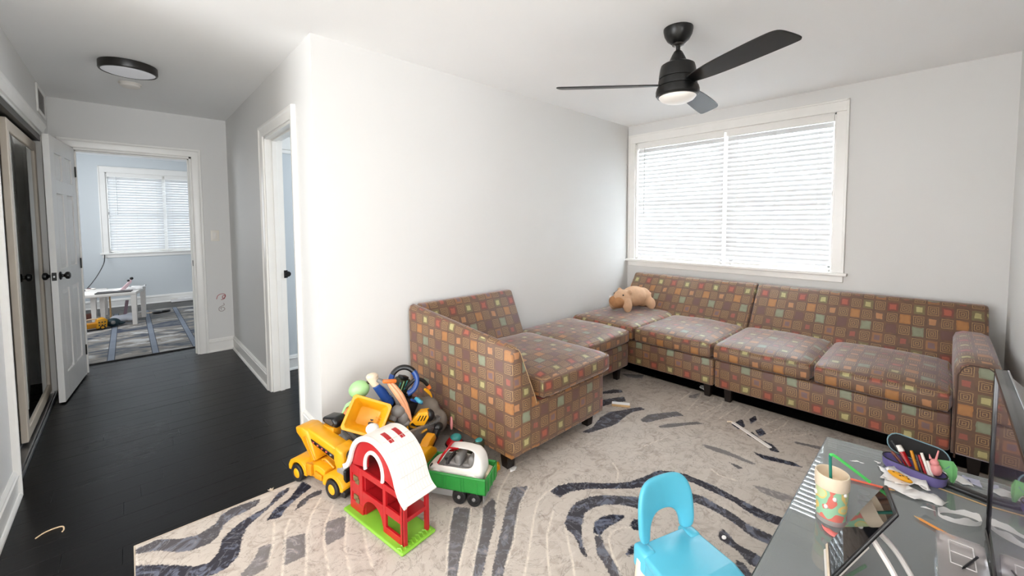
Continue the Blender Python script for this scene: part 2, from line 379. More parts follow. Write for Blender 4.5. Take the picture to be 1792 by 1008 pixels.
# baseboards: profiled board + shoe moulding
BPROF = [(0, .010), (.014, .010), (.014, .096), (.0185, .104), (.0185, .111), (.013, .116), (.013, .124), (.008, .131), (.004, .137), (0, .137)]
SHOE = [(0, 0), (.026, 0), (.025, .010), (.0185, .019), (.0125, .021), (0, .021)]
def baseboard(name, p0, p1, n):
    p0 = Vector((*p0, 0)); p1 = Vector((*p1, 0)); n = Vector((*n, 0)); bm = tb()
    for prof in (BPROF, SHOE): loft(bm, [[p + n * a + Vector((0, 0, z)) for a, z in prof] for p in (p0, p1)])
    o = obj(name, bm, M_TRIM, smooth=20); o['kind'] = 'structure'; return o
baseboard('baseboard_sofa', (XA - .015, YA), (XW, YA), (0, -1))
baseboard('baseboard_hall_right_near', (XA, YA - .015), (XA, 2.898), (-1, 0))
baseboard('baseboard_hall_right_far', (XA, 3.807), (XA, YE), (-1, 0))
baseboard('baseboard_hall_end', (.566, YE), (XA, YE), (0, -1))
baseboard('baseboard_left', (XL, 2.62), (XL, 3.173), (1, 0))
baseboard('baseboard_window', (XW, YR), (XW, YA), (-1, 0))
baseboard('baseboard_television', (1.25, YR), (XW, YR), (0, 1))
baseboard('baseboard_bedroom_far', (-1.3, 9.4), (2.4, 9.4), (0, -1))
baseboard('baseboard_side_room', (XA + .12, 4.19), (3.2, 4.19), (0, -1))

# door casings: mitred stepped profile, drawn as a loft along the three sides; jamb lining inside the opening
CPROF = [(0, 0), (0, .012), (.010, .016), (.040, .017), (.052, .020), (.060, .026), (.074, .026), (.077, .018), (.077, 0)]   # (distance out from opening, thickness)
def casing(name, axis, plane, nsign, a0, a1, top, bottom=0.0, sides=('a', 'top', 'b'), depth=.12, m=None):
    """axis: the wall's horizontal run ('x' or 'y'); plane: wall face; nsign: which way the face looks"""
    def P(a, o, z): return (a, plane + nsign * o, z) if axis == 'x' else (plane + nsign * o, a, z)
    root = struct(name)
    bm = tb()
    if 'a' in sides: loft(bm, [[P(a0 - d, t, bottom) for d, t in CPROF], [P(a0 - d, t, top + d) for d, t in CPROF]])
    obj('side_casing', bm, m or M_TRIM, root, smooth=20) if 'a' in sides else bm.free()
    bm = tb(); loft(bm, [[P(a0 - d, t, top + d) for d, t in CPROF], [P(a1 + d, t, top + d) for d, t in CPROF]]); obj('head_casing', bm, m or M_TRIM, root, smooth=20)
    bm = tb()
    if 'b' in sides: loft(bm, [[P(a1 + d, t, top + d) for d, t in CPROF], [P(a1 + d, t, bottom) for d, t in CPROF]])
    obj('side_casing', bm, m or M_TRIM, root, smooth=20) if 'b' in sides else bm.free()
    t = .018; lo = -depth
    for (u0, u1, z0, z1) in ((a0, a0 + t, bottom, top), (a1 - t, a1, bottom, top), (a0, a1, top - t, top)):
        bm = tb()
        p, q = P(u0, 0.001, z0), P(u1, lo, z1)
        bx(bm, min(p[0], q[0]), max(p[0], q[0]), min(p[1], q[1]), max(p[1], q[1]), z0, z1, .001, 1)
        obj('jamb', bm, m or M_TRIM, root, smooth=0)
    for (u0, u1, z0, z1) in ((a0 + t, a0 + t + .011, bottom, top - t), (a1 - t - .011, a1 - t, bottom, top - t), (a0 + t, a1 - t, top - t - .011, top - t)):
        bm = tb(); p, q = P(u0, -.047, z0), P(u1, -.080, z1)
        bx(bm, min(p[0], q[0]), max(p[0], q[0]), min(p[1], q[1]), max(p[1], q[1]), z0, z1, .0015, 1)
        obj('door_stop', bm, m or M_TRIM, root, smooth=0)
    return root
tb_ = casing('trim_1', 'x', YE, -1, -.33, .49, 2.03)
ts = casing('trim_2', 'y', XA, -1, 2.97, 3.735, 2.03)
def strike(root, c, s, lab):
    bm = tb(); box(bm, c, s, .0012, 1); o = obj('strike_plate', bm, M_BLACKMETAL, root, label=lab)
    return o
bm = tb(); box(bm, (.905, 3.714, .945), (.026, .005, .062), .001, 1); cyl(bm, (.918, 3.712, .945), (.9185, 3.702, .945), .022, .022, 16); obj('strike_plate', bm, M_BLACKMETAL, ts, label='black rounded strike plate on the jamb')
bm = tb(); box(bm, (.470, YE + .022, .95), (.004, .026, .058), .001, 1); obj('strike_plate', bm, M_BLACKMETAL, tb_, label='small black strike plate on the jamb')
# casing and head of a closet on the side room's own wall
sr = struct('trim_3'); bm = tb(); bx(bm, 1.0, 2.2, 4.165, 4.19, 2.018, 2.135, .006); obj('head_casing', bm, M_TRIM, sr, smooth=20)
bm = tb(); bx(bm, 1.0, 2.2, 4.172, 4.19, 1.985, 2.018, .004); obj('lower_moulding', bm, M_TRIM, sr, smooth=20)
# closet opening in the left wall
tc = casing('trim_4', 'y', XL, 1, 3.25, 4.95, 2.06, sides=('a', 'top'), depth=.10)

# ---- bedroom door: six raised panels, standing open into the hall
d1 = struct('door_1'); d1.location = (-.328, 5.345, .012); d1.rotation_euler = (0, 0, math.atan2(-.740, -.074))
DW, DH, DT = .745, 2.005, .035
def door_piece(name, x0, x1, z0, z1, t=DT):
    bm = tb(); bx(bm, x0, x1, -t / 2, t / 2, z0, z1, .0015, 1); return obj(name, bm, M_DOOR, d1, smooth=0)
rails = [(0, .20), (.84, 1.00), (1.58, 1.68), (1.885, DH)]
mid = DW / 2
for x0, x1 in ((0, .112), (DW - .112, DW)): door_piece('stile', x0, x1, 0, DH)
for z0, z1 in rails: door_piece('rail', .112, DW - .112, z0, z1)
for (z0, z1) in ((.20, .84), (1.00, 1.58), (1.68, 1.885)):
    door_piece('mid_stile', mid - .05, mid + .05, z0, z1)
    for x0, x1 in ((.112, mid - .05), (mid + .05, DW - .112)):
        bm = tb(); bx(bm, x0, x1, -.005, .005, z0, z1)
        for s in (-1, 1):                                     # sloped raised field on both faces
            o0 = [(x0 + .002, z0 + .002), (x1 - .002, z0 + .002), (x1 - .002, z1 - .002), (x0 + .002, z1 - .002)]
            w = .034; o1 = [(x0 + w, z0 + w), (x1 - w, z0 + w), (x1 - w, z1 - w), (x0 + w, z1 - w)]
            loft(bm, [[(a, s * .005, b) for a, b in o0], [(a, s * .0145, b) for a, b in o1]])
        obj('panel', bm, M_DOOR, d1, smooth=0)
for s in (-1, 1):
    bm = tb(); M = TRS((DW - .066, s * DT / 2, .955), (R(-90) * s, 0, 0))
    lathe(bm, [(0, 0), (.031, 0), (.031, .004), (.027, .008), (.012, .010), (.011, .020), (.016, .025), (.026, .031), (.0285, .040), (.026, .049), (.016, .054), (0, .055)], 24, M)
    obj('door_knob', bm, M_BLACKMETAL, d1, label='round black knob')
bm = tb(); bx(bm, DW - .0005, DW + .0012, -.0125, .0125, .925, .985, .0004, 1); obj('latch_plate', bm, M_BLACKMETAL, d1)
bm = tb(); bx(bm, DW, DW + .009, -.006, .006, .947, .963, .002, 1); obj('latch_bolt', bm, M_CHROME, d1)
for z in (.22, 1.0, 1.80):
    bm = tb(); cyl(bm, (-.004, DT / 2 + .003, z - .045), (-.004, DT / 2 + .003, z + .045), .006, n=10); obj('hinge', bm, M_BLACKMETAL, d1)

# ---- closet bypass doors with mirrors
M_MIRROR = mat('mirror_silver', (206, 210, 208), 0.015, 1.0)
M_STILE = mat('cream_door_frame', (226, 214, 198), 0.4, var=0.03)
def mirror_door(name, y0, y1, x):
    d = struct(name); z0, z1 = .03, 1.985; w = .062
    for a, b in ((y0, y0 + w), (y1 - w, y1)):
        bm = tb(); bx(bm, x - .03, x, a, b, z0, z1, .003, 1); obj('stile', bm, M_STILE, d, smooth=0)
    for a, b in ((z0, z0 + .07), (z1 - .07, z1)):
        bm = tb(); bx(bm, x - .028, x - .001, y0 + w, y1 - w, a, b, .003, 1); obj('rail', bm, M_STILE, d, smooth=0)
    bm = tb(); bx(bm, x - .020, x - .010, y0 + w, y1 - w, z0 + .07, z1 - .07); obj('mirror_pane', bm, M_MIRROR, d, smooth=0)
    return d
mirror_door('door_2', 3.85, 4.925, XL - .028)
mirror_door('door_3', 4.10, 4.93, XL - .074)
tr = struct('trim_5'); bm = tb()
for xo in (-.115, -.064, -.016, -.004): bx(bm, XL + xo, XL + xo + .006, 3.270, 4.930, .001, .024, .001, 1)
bx(bm, XL - .115, XL, 3.270, 4.930, .001, .008); obj('bottom_track', bm, M_ALU, tr, smooth=0)
bm = tb(); bx(bm, XL - .100, XL - .004, 3.270, 4.930, 2.0, 2.042); obj('head_track', bm, mat('dark_track', (60, 58, 55), .4, .6), tr, smooth=0)

# ---- windows
def window(name, axis, plane, nsign, a0, a1, z0, z1, mull, wall_t, sill_out, head_w=.09):
    """plane: room face of the wall; nsign: room side; a0..a1 opening along the wall"""
    def B(bm, u0, u1, o0, o1, zz0, zz1, b=.003):
        p = (plane + nsign * o0, plane + nsign * o1)
        if axis == 'y': return bx(bm, min(p), max(p), u0, u1, zz0, zz1, b, 2)
        return bx(bm, u0, u1, min(p), max(p), zz0, zz1, b, 2)
    root = struct(name); w = .078
    obj('head_casing', B(tb(), a0 - w, a1 + w, 0, .020, z1, z1 + head_w, .004), M_TRIM, root, smooth=20)
    for u0, u1 in ((a0 - w, a0), (a1, a1 + w)): obj('side_casing', B(tb(), u0, u1, 0, .020, z0, z1, .004), M_TRIM, root, smooth=20)
    for u0, u1 in ((a0 - w - .004, a0 - w + .012), (a1 + w - .012, a1 + w + .004)): obj('back_band', B(tb(), u0, u1, 0, .027, z0, z1 + head_w, .003), M_TRIM, root, smooth=20)
    obj('back_band', B(tb(), a0 - w - .004, a1 + w + .004, 0, .027, z1 + head_w - .012, z1 + head_w + .004, .003), M_TRIM, root, smooth=20)
    obj('stool', B(tb(), a0 - w - .025, a1 + w + .025, -.06, .048, z0 - .022, z0 + .004, .006), M_TRIM, root, smooth=20)
    obj('apron', B(tb(), a0 - w, a1 + w, 0, .016, z0 - .075, z0 - .022, .004), M_TRIM, root, smooth=20)
    for u0, u1, q0, q1 in ((a0 - .001, a0 + .014, z0, z1), (a1 - .014, a1 + .001, z0, z1), (a0, a1, z1 - .014, z1 + .001)):
        obj('jamb', B(tb(), u0, u1, -wall_t, 0, q0, q1, 0), M_TRIM, root, smooth=0)
    o0, o1 = -.085, -.125
    obj('mullion', B(tb(), mull - .028, mull + .028, -.060, -.13, z0, z1, .003), M_TRIM, root, smooth=0)
    for s0, s1 in ((a0 + .014, mull - .028), (mull + .028, a1 - .014)):
        zm = (z0 + z1) / 2
        for q0, q1 in ((z0, z0 + .05), (zm - .025, zm + .025), (z1 - .055, z1 - .014)): obj('sash_rail', B(tb(), s0, s1, o0, o1, q0, q1, .003), M_TRIM, root, smooth=0)
        for u0, u1 in ((s0, s0 + .035), (s1 - .035, s1)): obj('sash_stile', B(tb(), u0, u1, o0, o1, z0, z1 - .014, .003), M_TRIM, root, smooth=0)
        for q0, q1 in ((z0 + .05, zm - .025), (zm + .025, z1 - .055)): obj('pane', B(tb(), s0 + .035, s1 - .035, -.104, -.108, q0, q1, 0), M_PANE, root, smooth=0)
    return root
window('window_1', 'y', XW, -1, .64, 2.468, .93, 2.235, 1.505, .15, .05)
window('window_2', 'x', 9.4, -1, -.222, 1.24, .885, 2.18, .478, .12, .05)

def blind(name, label, axis, plane, nsign, a0, a1, z0, z1, pitch, tilt, group=None, wand=None, cords=()):
    """headrail, single slats (shared mesh), bottom rail, ladder cords"""
    mid = (a0 + a1) / 2; L = a1 - a0; off = -.028
    loc = (plane + nsign * off, mid, 0) if axis == 'y' else (mid, plane + nsign * off, 0)
    # local frame: x along the slat, y out of the wall towards the room
    if axis == 'y': rz = R(90) if nsign < 0 else R(-90)
    else: rz = 0 if nsign > 0 else R(180)
    root = thing(name, label, 'blind', loc, rz, group)
    obj('headrail', bx(tb(), -L / 2, L / 2, -.024, .026, z1 - .062, z1 - .004, .003), M_TRIM, root, smooth=20)
    src = None; z = z1 - .085
    sw = pitch * 1.16
    while z > z0 + .05:
        if src is None:
            bm = tb(); secs = []
            prof = [(-sw / 2, -.0012), (-sw / 4, .0012), (0, .0022), (sw / 4, .0012), (sw / 2, -.0012), (sw / 2, -.0036), (sw / 4, -.0012), (0, -.0002), (-sw / 4, -.0012), (-sw / 2, -.0036)]
            loft(bm, [[(x, a, b) for a, b in prof] for x in (-L / 2 + .004, L / 2 - .004)])
            src = obj('slat', bm, M_SLAT, root, (0, 0, z), (tilt, 0, 0), smooth=30)
        else: share('slat', src, root, (0, 0, z + random.uniform(-.0012, .0012)), (tilt + random.uniform(-.02, .02), 0, 0))
        z -= pitch
    obj('bottom_rail', bx(tb(), -L / 2 + .003, L / 2 - .003, -.022, .022, z0 + .008, z0 + .030, .004), M_TRIM, root, smooth=20)
    for f in (.12, .5, .88):
        bm = tb()
        for yy in (.024, -.024): cyl(bm, (-L / 2 + f * L, yy, z0 + .02), (-L / 2 + f * L, yy, z1 - .06), .0012, n=6)
        obj('ladder_cord', bm, M_CORD, root)
    if wand is not None:
        f, zl = wand
        bm = tb(); cyl(bm, (-L / 2 + f * L, .034, zl), (-L / 2 + f * L, .030, z1 - .06), .0035, n=8); obj('tilt_wand', bm, mat('clear_wand', (196, 198, 198), .2), root)
    return root
blind('window_blind', 'wider white slatted blind on the side of the sofa window towards the right arm', 'y', XW, -1, .658, 1.492, .935, 2.232, .0425, R(-69), 'sofa window blinds')
blind('window_blind', 'white slatted blind with a tilt wand in the sofa window, beside the room corner', 'y', XW, -1, 1.518, 2.452, .935, 2.232, .0425, R(-69), 'sofa window blinds', wand=(.90, 1.42))
blind('window_blind', 'wide white slatted blind in the bedroom window, nearest the open door', 'x', 9.4, -1, -.205, .462, .89, 2.176, .0425, R(-69), 'bedroom window blinds', wand=(.84, 1.5))
blind('window_blind', 'white slatted blind in the bedroom window partly cut off by the right door casing', 'x', 9.4, -1, .494, 1.222, .89, 2.176, .0425, R(-69), 'bedroom window blinds')

# ================================================================== rug (woven print: bands traced on the floor plane)
RUG_BANDS=[
(0.75,[(-0.033,2.295),(0.041,2.302),(0.114,2.235),(0.169,2.214),(0.231,2.24),(0.258,2.293),(0.304,2.313),(0.414,2.295),(0.394,2.252),(0.341,2.237),(0.292,2.235),(0.251,2.202),(0.229,2.144),(0.192,2.116),(0.137,2.123),(0.095,2.154),(0.025,2.233),(-0.029,2.261)]),
(0.9,[(-0.042,2.197),(0.042,2.12),(0.14,2.013),(0.182,1.995),(0.214,2.032),(0.239,2.112),(0.279,2.151),(0.32,2.176),(0.372,2.194),(0.425,2.207),(0.491,2.285),(0.546,2.292),(0.529,2.262),(0.477,2.226),(0.428,2.191),(0.368,2.147),(0.332,2.123),(0.301,2.062),(0.276,1.971),(0.262,1.945),(0.226,1.916),(0.173,1.915),(-0.042,2.117)]),
(0.95,[(0.519,2.199),(0.603,2.299),(0.625,2.213),(0.564,2.183),(0.52,2.155),(0.475,2.119),(0.448,2.08),(0.398,2.105),(0.444,2.162),(0.491,2.184)]),
(0.8,[(0.506,2.081),(0.546,2.137),(0.611,2.166),(0.654,2.154),(0.636,2.119),(0.586,2.125),(0.552,2.095)]),
(0.45,[(0.427,1.932),(0.504,1.895),(0.466,1.764),(0.387,1.77)]),
(0.45,[(0.559,1.841),(0.591,1.903),(0.669,1.881),(0.618,1.76),(0.543,1.759)]),
(0.45,[(0.34,1.949),(0.39,1.931),(0.34,1.804),(0.288,1.802),(0.25,1.839),(0.291,1.869),(0.322,1.906)]),
(0.6,[(1.057,1.58),(1.11,1.515),(1.022,1.419),(0.95,1.349),(0.899,1.308),(0.849,1.25),(0.817,1.281),(0.893,1.386),(0.974,1.488)]),
(0.65,[(1.147,1.478),(1.229,1.5),(1.218,1.458),(1.125,1.361),(1.044,1.294),(0.982,1.243),(0.916,1.184),(0.886,1.213),(0.953,1.281),(1.04,1.359),(1.083,1.402)]),
(0.65,[(1.349,1.491),(1.417,1.438),(1.319,1.384),(1.232,1.323),(1.17,1.273),(1.114,1.225),(1.054,1.191),(1.002,1.155),(0.972,1.129),(0.94,1.16),(1.012,1.223),(1.115,1.306),(1.188,1.367),(1.262,1.428)]),
(0.9,[(1.464,1.339),(1.523,1.343),(1.577,1.314),(1.643,1.256),(1.69,1.202),(1.752,1.14),(1.819,1.091),(1.913,1.063),(2.012,1.035),(2.058,0.978),(2.089,0.907),(2.046,0.887),(2.0,0.949),(1.928,0.983),(1.85,1.004),(1.765,1.066),(1.684,1.145),(1.633,1.195),(1.587,1.23),(1.536,1.261),(1.49,1.269),(1.465,1.265)]),
(0.9,[(1.98,1.054),(2.046,0.983),(2.076,0.919),(2.088,0.849),(2.092,0.765),(2.079,0.68),(2.073,0.609),(2.066,0.529),(2.089,0.45),(2.107,0.384),(2.058,0.374),(2.022,0.45),(2.01,0.491),(2.004,0.546),(2.012,0.596),(2.036,0.666),(2.036,0.738),(2.036,0.813),(2.039,0.865),(2.015,0.929),(1.913,1.018)]),
(0.85,[(1.743,0.998),(1.688,1.066),(1.634,1.127),(1.576,1.17),(1.495,1.193),(1.426,1.18),(1.357,1.147),(1.331,1.125),(1.326,1.073),(1.302,1.031),(1.268,0.983),(1.272,0.95),(1.307,1.005),(1.333,1.033),(1.398,1.083),(1.463,1.118),(1.521,1.113),(1.577,1.088),(1.625,1.041),(1.652,0.997),(1.668,0.954)]),
(0.85,[(1.732,1.002),(1.878,0.901),(1.955,0.825),(1.971,0.78),(1.958,0.708),(1.951,0.636),(1.925,0.563),(1.928,0.502),(1.931,0.454),(1.933,0.388),(1.883,0.377),(1.867,0.454),(1.859,0.499),(1.863,0.549),(1.881,0.583),(1.895,0.641),(1.905,0.695),(1.906,0.753),(1.894,0.799),(1.82,0.872),(1.666,0.963)]),
(0.95,[(1.393,1.018),(1.452,1.054),(1.5,1.05),(1.547,1.028),(1.59,0.973),(1.528,0.978),(1.48,0.99),(1.441,0.994),(1.409,0.986)]),
(0.75,[(1.384,1.005),(1.406,0.983),(1.364,0.939),(1.342,0.891),(1.307,0.823),(1.276,0.785),(1.246,0.814),(1.294,0.891),(1.313,0.939)]),
(0.95,[(1.549,0.934),(1.593,0.939),(1.611,0.921),(1.611,0.872),(1.574,0.851),(1.55,0.886),(1.533,0.903)]),
(0.95,[(1.394,0.859),(1.449,0.866),(1.481,0.845),(1.503,0.812),(1.476,0.798),(1.442,0.832),(1.393,0.845)]),
(0.9,[(1.553,0.827),(1.559,0.779),(1.589,0.738),(1.608,0.698),(1.587,0.689),(1.554,0.752),(1.533,0.803)]),
(0.85,[(1.76,0.634),(1.819,0.638),(1.807,0.61),(1.775,0.565),(1.773,0.516),(1.771,0.449),(1.774,0.391),(1.723,0.379),(1.704,0.45),(1.698,0.493),(1.736,0.542),(1.742,0.576),(1.745,0.617)]),
(0.8,[(1.691,0.537),(1.686,0.504),(1.653,0.464),(1.623,0.427),(1.586,0.463),(1.635,0.518)]),
(0.8,[(2.628,1.859),(2.75,1.816),(2.785,1.767),(2.756,1.731),(2.687,1.774),(2.598,1.838)]),
(0.8,[(2.506,1.772),(2.613,1.725),(2.692,1.682),(2.629,1.626),(2.565,1.667),(2.502,1.684),(2.413,1.706)]),
(0.8,[(2.034,1.585),(2.136,1.57),(2.28,1.612),(2.399,1.614),(2.476,1.569),(2.567,1.532),(2.62,1.501),(2.615,1.452),(2.514,1.5),(2.414,1.499),(2.296,1.484),(2.221,1.494),(2.146,1.517),(2.059,1.543)]),
(0.6,[(2.454,1.401),(2.552,1.402),(2.654,1.34),(2.742,1.284),(2.718,1.217),(2.648,1.267),(2.565,1.301),(2.453,1.347),(2.431,1.377)]),
(0.5,[(2.448,1.275),(2.525,1.247),(2.605,1.186),(2.695,1.121),(2.701,1.072),(2.597,1.149),(2.51,1.199),(2.447,1.248)]),
(0.95,[(2.822,0.943),(2.954,0.922),(2.858,0.869),(2.785,0.886)]),
(0.95,[(2.98,0.885),(3.074,0.875),(3.012,0.844),(2.921,0.855)]),
(0.9,[(2.751,0.83),(2.817,0.817),(2.75,0.745),(2.738,0.676),(2.669,0.621),(2.655,0.665),(2.703,0.726)]),
(0.95,[(2.845,0.808),(2.909,0.79),(2.847,0.744),(2.781,0.766)]),
(0.95,[(2.569,0.743),(2.575,0.685),(2.598,0.619),(2.614,0.548),(2.599,0.489),(2.571,0.543),(2.553,0.607),(2.53,0.673)]),
(0.4,[(2.44,0.987),(2.463,0.917),(2.471,0.862),(2.464,0.781),(2.451,0.681),(2.427,0.705),(2.428,0.824),(2.415,0.887),(2.417,0.947)]),
(0.65,[(2.36,0.805),(2.366,0.759),(2.355,0.724),(2.329,0.736)]),
(0.5,[(2.872,0.6),(2.891,0.54),(2.92,0.464),(2.876,0.461),(2.864,0.535),(2.847,0.584)]),
(0.3,[(2.236,0.639),(2.258,0.593),(2.287,0.454),(2.23,0.453),(2.207,0.518),(2.206,0.592)]),
(0.35,[(3.064,1.337),(3.18,1.297),(3.049,1.279),(3.025,1.327)]),
(0.5,[(3.09,1.962),(3.203,1.801),(3.122,1.773),(3.059,1.866)]),
]
RUG_LINES=[
[(0.627,2.092),(0.552,1.991),(0.499,1.877),(0.473,1.777),(0.432,1.651)],
[(0.679,1.891),(0.595,1.698),(0.569,1.586),(0.557,1.527)],
[(0.698,1.762),(0.655,1.618),(0.633,1.514)],
[(0.653,1.996),(0.58,1.889),(0.542,1.791),(0.513,1.651),(0.496,1.587)],
[(0.478,2.039),(0.445,1.976),(0.403,1.826),(0.367,1.715)],
[(0.423,2.068),(0.388,1.933),(0.34,1.804)],
[(1.055,1.582),(0.972,1.49),(0.893,1.386),(0.814,1.275)],
[(1.147,1.478),(1.04,1.359),(0.953,1.281),(0.882,1.208)],
[(1.417,1.438),(1.292,1.373),(1.17,1.273),(1.114,1.225),(1.009,1.156)],
[(1.453,1.346),(1.366,1.325),(1.285,1.271),(1.199,1.202),(1.107,1.129),(1.023,1.068)],
[(1.373,1.231),(1.247,1.155),(1.176,1.089),(1.095,0.998)],
[(1.337,1.129),(1.288,1.074),(1.211,0.983),(1.161,0.933)],
[(1.191,1.435),(1.3,1.525),(1.439,1.6),(1.518,1.622),(1.61,1.602)],
[(1.11,1.515),(1.022,1.419),(0.915,1.318),(0.845,1.244)],
[(1.414,0.953),(1.456,0.967),(1.508,0.951),(1.539,0.92)],
[(1.414,0.953),(1.352,0.891),(1.322,0.845),(1.286,0.809)],
[(1.464,1.339),(1.523,1.343),(1.577,1.314)],
[(2.93,1.351),(3.099,1.353),(3.183,1.359)],
[(2.905,1.217),(3.125,1.18),(3.182,1.195)],
[(2.766,1.092),(3.033,1.091),(3.147,1.112)],
[(2.819,1.238),(3.103,1.269),(3.186,1.292)],
[(2.823,1.146),(3.091,1.106),(3.15,1.121)],
[(2.808,1.036),(3.1,1.004),(3.184,1.014)],
[(2.966,0.92),(3.155,0.926)],
[(2.956,0.791),(3.175,0.733),(3.207,0.722)],
[(2.858,0.741),(3.031,0.698),(3.155,0.692)],
[(2.857,0.673),(2.976,0.59),(3.084,0.535)],
[(2.165,1.218),(2.37,1.169)],
[(1.894,1.252),(1.85,1.187),(1.772,1.145)],
[(2.229,0.847),(2.198,0.791),(2.221,0.701)],
[(0.414,2.295),(0.438,2.293)],
]

def make_rug():
    x0, x1, y0, y1, st = -.03, 3.215, -.262, 2.322, .0115
    nx = int((x1 - x0) / st) + 1; ny = int((y1 - y0) / st) + 1
    xs = np.linspace(x0, x1, nx); ys = np.linspace(y0, y1, ny); X, Y = np.meshgrid(xs, ys); Pt = np.stack([X.ravel(), Y.ravel()], 1)
    def segd(a, b, Q):
        d = b - a; t = np.clip(((Q - a) @ d) / (d @ d + 1e-12), 0, 1); return np.linalg.norm(Q - a - t[:, None] * d, axis=1)
    band = np.full(len(Pt), -.2); dark = np.zeros(len(Pt)); line = np.full(len(Pt), .2)
    for dk, poly in RUG_BANDS:
        P = np.array(poly); lo = P.min(0) - .06; hi = P.max(0) + .06
        sel = np.where((Pt[:, 0] > lo[0]) & (Pt[:, 0] < hi[0]) & (Pt[:, 1] > lo[1]) & (Pt[:, 1] < hi[1]))[0]
        if not len(sel): continue
        Q = Pt[sel]; dm = np.full(len(sel), 9.0); ins = np.zeros(len(sel), bool); n = len(P)
        for i in range(n):
            a = P[i]; b = P[(i + 1) % n]; dm = np.minimum(dm, segd(a, b, Q))
            c = (a[1] > Q[:, 1]) != (b[1] > Q[:, 1])
            xi = a[0] + (Q[:, 1] - a[1]) * (b[0] - a[0]) / (b[1] - a[1] + 1e-12); ins ^= c & (Q[:, 0] < xi)
        sd = np.where(ins, dm, -dm); up = sd > band[sel]
        band[sel] = np.where(up, sd, band[sel]); dark[sel] = np.where(up, dk, dark[sel])
    for pl in RUG_LINES:
        P = np.array(pl); lo = P.min(0) - .05; hi = P.max(0) + .05
        sel = np.where((Pt[:, 0] > lo[0]) & (Pt[:, 0] < hi[0]) & (Pt[:, 1] > lo[1]) & (Pt[:, 1] < hi[1]))[0]
        for a, b in zip(P, P[1:]): line[sel] = np.minimum(line[sel], segd(a, b, Pt[sel]))
    zt = .011 - .0022 * np.exp(-(line / .006) ** 2) - .0012 * np.exp(-(band / .006) ** 2)
    me = bpy.data.meshes.new('area_rug'); V = np.column_stack([Pt, zt])
    # rim down to the floor
    idx = np.arange(nx * ny).reshape(ny, nx)
    border = np.concatenate([idx[0, :], idx[1:, -1], idx[-1, -2::-1], idx[-2:0:-1, 0]])
    low = V[border].copy(); low[:, 2] = .0008
    allv = np.vstack([V, low]); k0 = nx * ny; nb = len(border)
    f1 = np.stack([idx[:-1, :-1], idx[:-1, 1:], idx[1:, 1:], idx[1:, :-1]], -1).reshape(-1, 4)
    r = np.arange(nb); r2 = (r + 1) % nb
    f2 = np.stack([border[r], k0 + r, k0 + r2, border[r2]], -1)
    F = np.vstack([f1, f2])
    me.vertices.add(len(allv)); me.vertices.foreach_set('co', allv.ravel())
    me.loops.add(F.size); me.loops.foreach_set('vertex_index', F.ravel().astype(np.int32))
    me.polygons.add(len(F)); me.polygons.foreach_set('loop_start', np.arange(0, F.size, 4, dtype=np.int32))
    me.polygons.foreach_set('use_smooth', np.ones(len(F), bool)); me.update(calc_edges=True); me.validate()
    for nm, a in (('band', band), ('dark', dark), ('line', line)):
        at = me.attributes.new(nm, 'FLOAT', 'POINT'); at.data.foreach_set('value', np.concatenate([a, a[border]]).astype(np.float32))
    k = NT('rug_pile'); p = k.pos()
    def att(nm):
        a = k.n('ShaderNodeAttribute'); a.attribute_name = nm; return a.outputs['Fac']
    b, d, l = att('band'), att('dark'), att('line')
    jag = k.noise(95, 3, p); blo = k.noise(11, 6, p, 1.6, 0.62); fine = k.noise(420, 2, p); vein = k.noise(5.5, 6, p, 2.4, .6); big = k.noise(2.2, 3, p)
    e = k.math('ADD', b, k.math('MULTIPLY', k.math('SUBTRACT', jag, .5), .022))
    inside = k.ramp(k.math('ADD', k.math('MULTIPLY', e, 60), .5), [(.35, 0.0), (.65, 1.0)])
    cream = k.mix(big, srgb(184, 174, 164), srgb(206, 197, 187))
    cream = k.mix(k.ramp(blo, [(.50, 0.0), (.68, 1.0)]), cream, srgb(168, 156, 146))
    vn = k.math('ABSOLUTE', k.math('SUBTRACT', vein, .5))
    cream = k.mix(k.ramp(vn, [(.0, .55), (.016, 0.0)]), cream, srgb(116, 106, 100))
    stre = k.n('ShaderNodeMapping'); stre.inputs['Scale'].default_value = (9, 55, 1); stre.inputs['Rotation'].default_value = (0, 0, R(35)); k.set(stre.inputs['Vector'], p)
    st2 = k.noise(1.0, 4, stre.outputs[0], .8)
    cream = k.mix(k.math('MULTIPLY', k.ramp(st2, [(.55, 0.0), (.75, 1.0)]), .35), cream, srgb(220, 212, 204))
    navy = k.mix(k.ramp(blo, [(.51, 0.0), (.60, 1.0)]), srgb(9, 14, 36), srgb(92, 98, 116))
    navy = k.mix(k.ramp(vn, [(.0, .45), (.016, 0.0)]), navy, srgb(150, 150, 156))
    navy = k.mix(d, srgb(158, 152, 148), navy)
    hole = k.ramp(k.math('ADD', blo, k.math('MULTIPLY', k.math('SUBTRACT', .8, d), .3)), [(.66, 0.0), (.74, 1.0)])
    m = k.math('MULTIPLY', inside, k.math('SUBTRACT', 1.0, k.math('MULTIPLY', hole, .65)))
    c = k.mix(m, cream, navy)
    dash = k.ramp(k.math('ADD', l, k.math('MULTIPLY', k.math('SUBTRACT', jag, .5), .006)), [(.0022, 1.0), (.0052, 0.0)])
    c = k.mix(k.math('MULTIPLY', dash, .9), c, srgb(232, 222, 208))
    c = k.mix(k.math('MULTIPLY', fine, k.math('SUBTRACT', .18, k.math('MULTIPLY', m, .15))), c, srgb(120, 108, 98))
    k.col(c); k.rough(.85); k.p.inputs['Sheen Weight'].default_value = .0; k.p.inputs['Specular IOR Level'].default_value = .12
    k.bump(k.math('ADD', fine, k.math('MULTIPLY', blo, .6)), .35, .004)
    me.materials.append(k.m)
    o = bpy.data.objects.new('area_rug', me); link(o)
